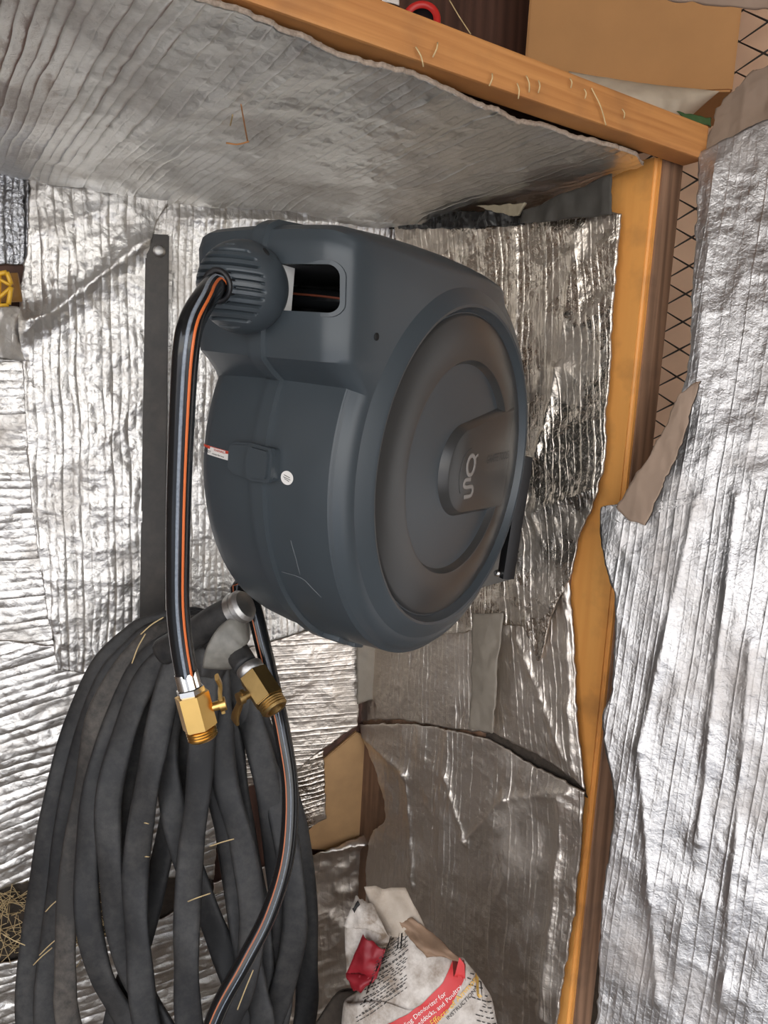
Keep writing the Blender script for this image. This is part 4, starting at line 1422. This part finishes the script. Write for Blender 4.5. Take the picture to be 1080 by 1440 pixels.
def ply_sheet(name, quad, offs, mat, seed, parent):
    tl, tr, br_, bl = quad
    a, b, c, d = offs
    g = lambda q, o_: BGP.at(q[0], q[1], o_)
    P, nu, nv = coons([g(tl, a), g(tr, b)], [g(tr, b), g(br_, c)], [g(bl, d), g(br_, c)], [g(tl, a), g(bl, d)], .006)
    s = np.linspace(0, 1, nu)[None]; t = np.linspace(0, 1, nv)[:, None]
    h = .012 * fbm(s * 4 + t, t * 4, seed, 3) + .010 * np.sin(PI * s) * np.sin(PI * t)
    P = P + BGP.n * h[..., None]
    idx = np.arange(nu * nv).reshape(nv, nu)
    A, B, C_, D = idx[:-1, :-1], idx[:-1, 1:], idx[1:, 1:], idx[1:, :-1]
    F1 = np.stack([A, D, C_, B], -1).reshape(-1, 4); N = nu * nv
    ring = np.r_[idx[0, :], idx[1:, -1], idx[-1, -2::-1], idx[-2:0:-1, 0]]; nx = np.roll(ring, -1)
    vs = np.r_[P.reshape(-1, 3), (P - BGP.n * .0012).reshape(-1, 3)]
    fs = np.r_[F1, F1[:, ::-1] + N, np.stack([ring, nx, nx + N, ring + N], -1)]
    return mesh_obj(name, rel(parent, vs), fs, mat, parent)


ply_sheet('back_ply', [(512, 1247), (570, 1250), (616, 1340), (545, 1350)], (-.02, -.02, .01, .0), M_BAGIN, 3, bag)
ply_sheet('rolled_lip', [(556, 1296), (580, 1290), (652, 1352), (600, 1345)], (.0, .0, .02, .03), simple('bag_brown', (.27, .17, .105), .7, noise=.4, scale=50), 13, bag)
lp = ply_sheet('left_ply', [(500, 1262), (524, 1272), (548, 1318), (484, 1300)], (.0, .0, .02, .0), M_BAG, 7, bag)
ply_sheet('front_ply', [(484, 1298), (549, 1316), (540, 1345), (488, 1368)], (.0, .02, .02, .0), M_BAG, 9, bag)
ply_sheet('red_panel', [(510, 1315), (542, 1336), (530, 1375), (486, 1372)], (.026, .042, .040, .026), M_BAGRED, 8, bag)
ply_sheet('red_panel', [(486, 1370), (531, 1373), (508, 1396), (494, 1390)], (.026, .040, .036, .026), M_BAGRED, 10, bag)
ply_sheet('slot_hole', [(503, 1267), (507, 1270), (499, 1282), (495, 1279)], (.012, .012, .012, .012), M_INK, 2, bag)

# dark litter pile left of the bag
vs, fs = pillow('litter_pile', Plane(BGP.p - BGP.n * .07, BGP.n), [(452, 1432), (472, 1398), (492, 1400)], [(492, 1400), (505, 1460), (500, 2150)], [(420, 2150), (500, 2150)], [(452, 1432), (432, 1520), (420, 2150)], .02, M_DIRT_GAP, None, seed=15, crumple=.03)
lpile = tag(mesh_obj('leaf_litter', vs, fs, M_DIRT_GAP), 'dark crumbly litter heaped left of the paper bag', 'litter')
lpile['kind'] = 'stuff'

# ------------------------------------------------------------------ things stored above the ceiling
BXP = Plane(deep(900, 60, 1.50), (-.22, -.975, 0))
tl, tr, br_, bl = BXP.at(738, -120), BXP.at(1046, -90), BXP.at(1022, 128), BXP.at(744, 100)
bm = bmesh.new()
zt = 2.32
zb = float(br_[2])
left_xy = BXP.at(740, 60)[:2]; right_xy = BXP.at(1038, 60)[:2]
bk = -BXP.n[:2] * .20
ringp = [left_xy, right_xy, right_xy + bk, left_xy + bk]
lo = [bm.verts.new((p[0], p[1], zb)) for p in ringp]; hi = [bm.verts.new((p[0], p[1], zt)) for p in ringp]
bm.faces.new(lo[::-1]); bm.faces.new(hi)
for i in range(4):
    bm.faces.new((lo[i], lo[(i + 1) % 4], hi[(i + 1) % 4], hi[i]))
bmesh.ops.recalc_face_normals(bm, faces=bm.faces[:])
bmesh.ops.bevel(bm, geom=bm.edges[:], offset=.004, segments=2, affect='EDGES')
cbox = thing('cardboard_box', 'plain brown cardboard box stored above the right end of the beam', 'box', (left_xy[0], left_xy[1], zb))
for v in bm.verts:
    v.co -= cbox.location
bm_obj('box_body', bm, M_CARD, cbox)
# sack the box rests on
SKP = Plane(deep(930, 140, 1.47), (-.22, -.975, 0))
vs, fs = pillow('paper_sack', SKP, [(800, 100), (900, 118), (960, 124), (1012, 128)], [(1012, 128), (985, 150), (960, 168)], [(800, 200), (900, 205), (960, 168)], [(800, 100), (795, 150), (800, 200)],
                .05, M_BAG, None, seed=19, crumple=.012, back=2.0)
tag(mesh_obj('paper_sack', vs, fs, simple('sack_cream', (.60, .50, .38), .6, noise=.25, scale=25)), 'cream crumpled sack squeezed under the cardboard box', 'sack')
# dark vertical board behind
DBP = Plane(deep(680, 30, 1.62), BN)
p0, p1 = DBP.at(560, 40)[:2], DBP.at(748, 40)[:2]
wall_dir = (p1 - p0)
vs = []
for z in (1.72, 2.3):
    for p in (p0, p1, p1 - BN[:2] * .02, p0 - BN[:2] * .02):
        vs.append((p[0], p[1], z))
o = mesh_obj('dark_plank', vs, [(0, 1, 2, 3), (7, 6, 5, 4), (0, 4, 5, 1), (1, 5, 6, 2), (2, 6, 7, 3), (3, 7, 4, 0)], M_WOODD, smooth=False)
tag(o, 'dark brown upright plank left of the cardboard box', 'plank')
# red rimmed lid
lc = deep(592, 30, 1.25)
lid = thing('round_lid', 'red rimmed round lid showing behind the beam top', 'lid', lc)
nl = V((-.1, -1, .15))
v_, f_ = lathe([(.021, .002), (.024, .006), (.030, .007), (.033, .003), (.033, -.006), (.021, -.006)], 36, frame(nl))
mesh_obj('rim', v_, f_, M_RIM, lid)
v_, f_ = lathe([(0, .0), (.0215, .0), (.0215, -.003), (0, -.003)], 36, frame(nl))
mesh_obj('disc', v_, f_, M_BLACK, lid)
o = sheet('paper_scrap', Plane(deep(552, 0, 1.22), BN), [(535, -30), (566, -30)], [(566, -30), (560, 8)], [(538, 4), (560, 8)], [(535, -30), (538, 4)], M_WTXT, off=0, th=.001, edge=M_WTXT, wr=.002)
tag(o, 'small white scrap at the top edge beside the red lid', 'paper')
o = sheet('green_scrap', Plane(deep(980, 168, 1.24), BN), [(950, 158), (998, 166)], [(998, 166), (1000, 178)], [(960, 166), (1000, 178)], [(950, 158), (960, 166)], M_GREEN, off=0, th=.002, edge=M_GREEN, wr=.003)
tag(o, 'green plastic scrap lying on the right end of the beam', 'scrap')
# corrugated flap overhead
CFP = Plane(deep(1020, 0, .98), (-.2, -.6, -.77))
o = sheet('cardboard_flap', CFP, [(900, -60), (1140, -60)], [(1140, -60), (1140, 20)], [(925, -2), (1010, 8), (1140, 20)], [(900, -60), (925, -2)], M_CARDD, off=0, sp=.006, ribamp=.0008, th=.004, edge=M_CARD, wr=.004, rib=((1000, -40), (1005, 0)))
tag(o, 'corrugated cardboard flap cut by the top right edge', 'cardboard')
# brown backing sheet above the near foil panel
o = sheet('cardboard_sheet', Plane(deep(1040, 160, 1.26), (-.55, -.83, 0)), [(1012, 150), (1050, 112), (1080, 92), (1180, 40)], [(1180, 40), (1180, 200)], [(985, 232), (1030, 215), (1080, 190), (1180, 200)],
          [(1012, 150), (995, 190), (985, 232)], M_CARDD, off=0, th=.004, edge=M_CARD, wr=.012, tear=.006, seed=81)
tag(o, 'dull brown cardboard sheet above the big right foil panel', 'cardboard')
# curled flap of backing at the post
o = sheet('cardboard_strip', Plane(deep(930, 640, 1.09), (-.70, -.71, .05)), [(958, 552), (986, 536)], [(986, 536), (966, 610), (938, 678), (908, 740)], [(868, 712), (886, 732), (908, 740)], [(958, 552), (926, 622), (868, 712)],
          M_CARDD, off=0, th=.004, edge=M_DIRT_GAP, wr=.006, tear=.003, seed=83)
tag(o, 'brown curled cardboard strip hanging over the post halfway down', 'cardboard')

# tan sheet and diamond wire mesh beyond the post
TBP = Plane((.60, 1.85, 0), (-.45, -.893, 0))
tdir = V((.893, -.45, 0))
p0, p1 = V((.60, 1.88, 0)) - tdir * .25, V((.60, 1.88, 0)) + tdir * .75
vs = []
for z in (0.6, 2.48):
    for p in (p0, p1, p1 - TBP.n * .015, p0 - TBP.n * .015):
        vs.append((p[0], p[1], z))
o = mesh_obj('tan_board', vs, [(0, 1, 2, 3), (7, 6, 5, 4), (0, 4, 5, 1), (1, 5, 6, 2), (2, 6, 7, 3), (3, 7, 4, 0)], M_TAN, smooth=False)
tag(o, 'tan board, its colour paled as if sunlit, behind the diamond wire mesh', 'board')
wm = thing('wire_mesh', 'dark diamond wire mesh in front of the pale tan board', 'wire mesh', V((.60, 1.83, 1.2)))
d_ = .105
base = V((.60, 1.88, 0)) + TBP.n * .05
nw = 9
for k in range(nw):
    for sgn in (1, -1):
        pts = []
        for j in range(23):
            zz = 1.0 + j * d_ * .6
            xx = -.16 + (k + (1.0 if (j + (sgn > 0)) % 2 else 0)) * d_
            pts.append(base + tdir * xx + V((0, 0, zz)) + TBP.n * (.0018 * sgn))
        P = np.concatenate([np.linspace(pts[i], pts[i + 1], 3)[:-1] for i in range(len(pts) - 1)] + [pts[-1:]])
        v_, f_ = sweep(rel(wm, P), .0022, .0022, 6)
        mesh_obj('wire', v_, f_, M_WIRE, wm)

# ------------------------------------------------------------------ straw, chips and cobweb bits
def straw(name, pts, rad, mat, label, group):
    v_, f_ = sweep(catmull(pts, .004), rad, rad * .6, 6)
    return tag(mesh_obj(name, v_, f_, mat), label, 'straw', group)


o = sheet('wood_chip', CE, [(222, 72), (254, 66)], [(254, 66), (258, 71)], [(224, 78), (258, 71)], [(222, 72), (224, 78)], M_CHIP, off=.024, th=.002, wr=.001, edge=M_CHIP, tear=.0005)
tag(o, 'orange wood chip stuck to the ceiling foil', 'wood chip')
straw('straw_piece', [CE.at(339, 147, .028), CE.at(342, 165, .032), CE.at(348, 198, .028)], .0012, M_CHIP, 'upright orange twig dangling under the ceiling foil', None)
straw('straw_piece', [CE.at(318, 201, .028), CE.at(334, 203, .030), CE.at(350, 199, .028)], .0012, M_CHIP, 'short level orange twig under the ceiling foil', None)
straw('straw_piece', [CE.at(327, 162, .028), CE.at(324, 176, .028)], .0016, M_STRAW, 'pale short straw beside the dangling twig', None)
rs_ = random.Random(12)
onb = lambda x, y: BEAMP.at(x, y, .004)
ORD = ['first', 'second', 'third', 'fourth', 'fifth', 'sixth', 'seventh', 'eighth', 'ninth', 'tenth']
BLAB = ['thin dry straw on the beam face, %s counted from its left end' % q for q in ORD]
BLAB[8] = 'longest slanting straw on the beam face, near the post end'
BLAB[9] = 'short straw on the beam face, the one closest to the post'
CLAB = ['straw across the very top of the hose coil', 'long straw hanging down the upper left of the hose coil', 'upper one of two tiny straw flecks on the hose coil', 'lower one of two tiny straw flecks on the hose coil',
        'level straw right of the middle of the hose coil', 'long steep straw low on the right part of the hose coil', 'short straw on the left edge of the coil by the nest', 'longer straw below it on the left edge of the coil',
        'straw poking from the nest at the left edge', 'lowest slanting straw on the left of the hose coil', 'level straw low in the middle of the hose coil']
for bi, (x, y, a, L_) in enumerate(sorted(((590, 80, 1.2, 30), (612, 70, 1.9, 22), (742, 118, 1.4, 24), (757, 122, 1.6, 18), (728, 128, 1.5, 22), (690, 112, 1.8, 18), (842, 150, 1.2, 56), (802, 117, 1.5, 14), (822, 132, 1.5, 14), (876, 160, 1.4, 14)))):
    p0 = onb(x - math.cos(a) * L_ / 2, y - math.sin(a) * L_ / 2); p1 = onb(x + math.cos(a) * L_ / 2, y + math.sin(a) * L_ / 2)
    straw('straw_piece', [p0, (p0 + p1) / 2 + BN * .003, p1], .0009, M_STRAW, BLAB[bi], 'straw pieces on the beam')
ont = lambda x, y: deep(x, y, 1.16)
straw('straw_piece', [ont(632, 0), ont(645, 22), ont(662, 48)], .0009, M_STRAW, 'long pale straw hanging across the dark plank', None)
# straw on the hose coil
for ci, (x, y, a, L_) in enumerate(((214, 880, 2.5, 40), (195, 912, 2.0, 46), (206, 1158, .2, 6), (207, 1205, 0, 6), (312, 1185, -.3, 36), (345, 1392, 1.95, 60), (75, 1272, 2.4, 30), (70, 1330, 2.4, 40), (20, 1322, .45, 34), (60, 1345, 2.4, 36), (280, 1262, -.35, 34))):
    dd = 1.18 if x > 100 else 1.33
    p0 = deep(x - math.cos(a) * L_ / 2, y - math.sin(a) * L_ / 2, dd); p1 = deep(x + math.cos(a) * L_ / 2, y + math.sin(a) * L_ / 2, dd)
    straw('straw_piece', [p0, (p0 + p1) / 2 + V((0, -.004, .003)), p1], .0010, M_STRAW, CLAB[ci], 'straw pieces in the hose coil')
# nest of straw in the gap at the lower left
parts = []
for k in range(260):
    c_ = LW.at(rs_.uniform(-40, 150), rs_.uniform(1250, 1345), rs_.uniform(.004, .03))
    d = V((rs_.gauss(0, 1), rs_.gauss(0, .5), rs_.gauss(0, .8))); d /= np.linalg.norm(d)
    L_ = rs_.uniform(.015, .05)
    parts.append(sweep(catmull([c_ - d * L_, c_ + V((0, 0, rs_.uniform(-.006, .006))), c_ + d * L_], .012), .0008, .0006, 4))
vs, fs = join(parts)
nest = tag(mesh_obj('straw_nest', vs, fs, M_STRAW), 'tangled dry straw in the gap between foil sheets at lower left', 'straw')
nest['kind'] = 'stuff'
o = sheet('dark_gap_sheet', LW, [(-60, 1240), (150, 1225), (300, 1225)], [(300, 1225), (300, 1330)], [(-60, 1380), (300, 1330)], [(-60, 1240), (-60, 1380)], M_DIRT_GAP, off=.001, th=.004, wr=.006, edge=M_DIRT_GAP)
struct(o); o.name = 'gap_sheet_1'  # dark brown sheet backing the straw in the gap between foil sheets
